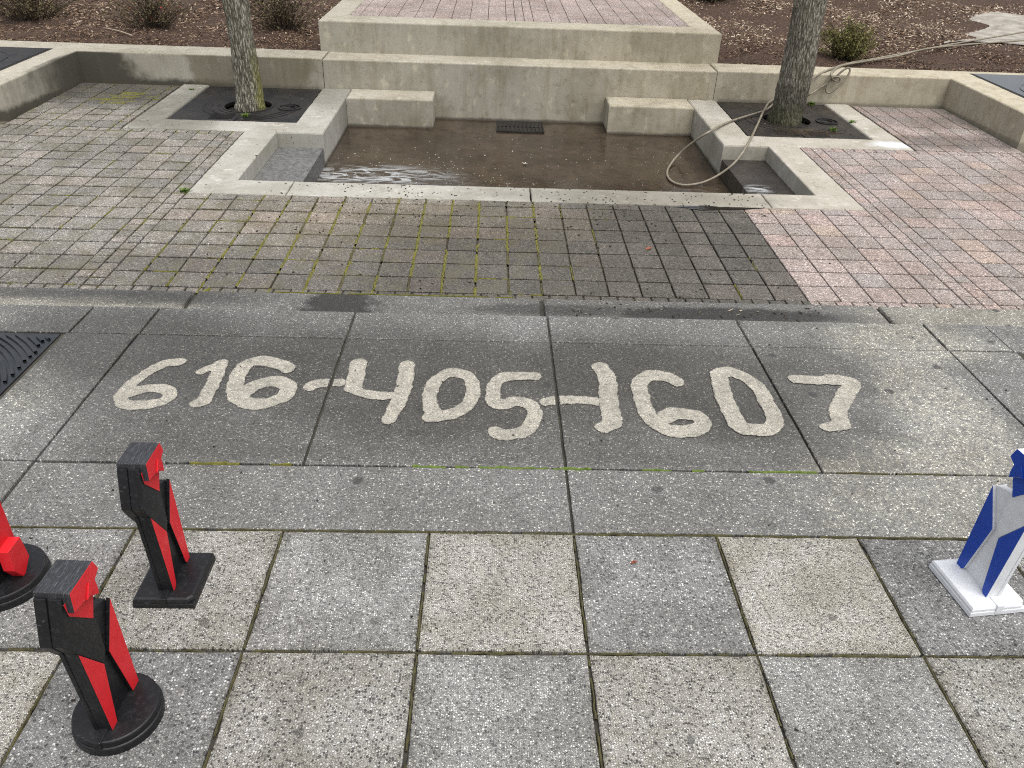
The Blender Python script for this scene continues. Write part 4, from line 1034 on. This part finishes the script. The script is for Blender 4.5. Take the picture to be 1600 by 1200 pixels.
def fo_(r):
    q = r.random()
    if q < .6: x, y = r.uniform(-2.2, -.2), 5.9+abs(r.normal(0, .7))
    else: x, y = r.uniform(-.6, 2.2), r.uniform(5.9, 7.9)
    if y > 8: return None
    return (x, y, zp(y)-.3615), (r.uniform(.005, .022), r.uniform(.004, .012), .0015), .5
tag(link('foam_flecks', scatter(420, fo_, 5), M['foam']), 'pale flecks of foam and petals floating on the muddy water', 'foam', kind='stuff')
def leaf_obj(name, p, L, m, label, cat, rz):
    V = [(0,0,0), (L*.3, L*.22, .006), (L*.65, L*.2, .008), (L, 0, .003), (L*.65, -L*.2, .010), (L*.3, -L*.22, .004), (L*.5, 0, .001)]
    F = [(0,6,1), (1,6,2), (2,6,3), (3,6,4), (4,6,5), (5,6,0)]
    me = mesh(name, V, F); o = link(name, me, M[m]); o.location = p; o.rotation_euler = (.1, -.1, rz)
    so_ = o.modifiers.new('thick', 'SOLIDIFY'); so_.thickness = .001
    tag(o, label, cat); return o
leaf_obj('fallen_leaf', pix_h(1008, 390, .004), .07, 'redleaf', 'curled reddish leaf lying on the wet grey pavers', 'leaf', .4)
leaf_obj('fallen_leaf', pix0(985, 880, .003), .03, 'redleaf', 'tiny red leaf scrap on a grey chessboard slab', 'leaf', .1)
bl = thing('blossom', 'small pale blossom floating in the middle of the muddy water', 'blossom', pix_h(820, 257, -.360))
for k in range(5):
    a = k*1.2566; V = [(0,0,0), (.02*math.cos(a-.5), .02*math.sin(a-.5), .012), (.042*math.cos(a), .042*math.sin(a), .02), (.02*math.cos(a+.5), .02*math.sin(a+.5), .012)]
    link('petal', mesh('petal', V, [(0,1,2,3)]), M['foam'], bl)
tw = [pix_h(150, 38, .5)]
def twig(pts, rad, label):
    q = catmull([Vector((x, y, mz(x, y)+.02+.01*k)) for k, (x, y) in enumerate(pts)], 4)
    tag(link('twig', mesh('twig', *tube_data(q, rad, 5), smooth=True), M['chips_pale']), label, 'twig')
M['chips_pale'] = m_simple('pale twig', (.28,.22,.16), (.40,.33,.25), 20, .9)
a_, b_, c_ = pix_h(165, 47, .40), pix_h(185, 52, .40), pix_h(207, 57, .40)
twig([(a_.x, a_.y), (b_.x, b_.y+.05), (c_.x, c_.y)], .010, 'thin pale twig lying on the mulch left of the mossy tree')

# ---- unseen evergreens added so the wet basin and slabs mirror them, not open sky
er = random.Random(41); EV, EF, ET = [], [], []
for _ in range(5200):
    hh = er.random()**.8; rad = (1-hh)**.8*2.3*(.55+.45*er.random())*(.85+.15*math.sin(hh*40)); a = er.uniform(0, 6.283)
    p = Vector((rad*math.cos(a), rad*math.sin(a), .9+hh*9.2-.25*rad*er.random())); d = Vector((math.cos(a+er.gauss(0, .5)), math.sin(a+er.gauss(0, .5)), er.gauss(-.15, .35))).normalized()
    s_ = d.cross(Vector((0, 0, 1))).normalized(); s_.rotate(Matrix.Rotation(er.uniform(-1, 1), 3, d)); l = er.uniform(.3, .7); b = len(EV)
    EV += [p-d*l*.4, p+s_*l*.22, p+d*l*.6, p-s_*l*.22]; EF.append((b, b+1, b+2, b+3)); ET.append(er.random()*.8)
cm = mesh('crown', EV, EF); at = cm.attributes.new('tint', 'FLOAT', 'FACE'); at.data.foreach_set('value', ET); cm.materials.append(M['leaf'])
tm = mesh('trunk', *tube_data([(0, 0, -.3), (0, 0, 4), (.05, 0, 9.5)], lambda s_: .2*(1-.85*s_), 10), smooth=True); tm.materials.append(M['bark'])
for k, (x, y, sc, lab) in enumerate([(.4, 20.5, 1., 'unseen evergreen added straight behind the platform for dark reflections'), (3.9, 22, 1.12, 'tall unseen evergreen added right of the platform axis for dark reflections'), (7.4, 21, .95, 'unseen evergreen added behind the pale path for dark reflections'), (10.9, 22.5, 1.1, 'unseen evergreen added at the far right for dark reflections'), (-9.5, 24, 1., 'unseen evergreen added alone at the far left for dark reflections')]):
    t = thing('unseen_evergreen', lab, 'tree', (x, y, mz(x, y)), 'unseen evergreens added behind the mulch bed'); t.scale = (sc, sc, sc); t.rotation_euler = (0, 0, k*1.3)
    link('crown', cm, None, t); link('trunk', tm, None, t)
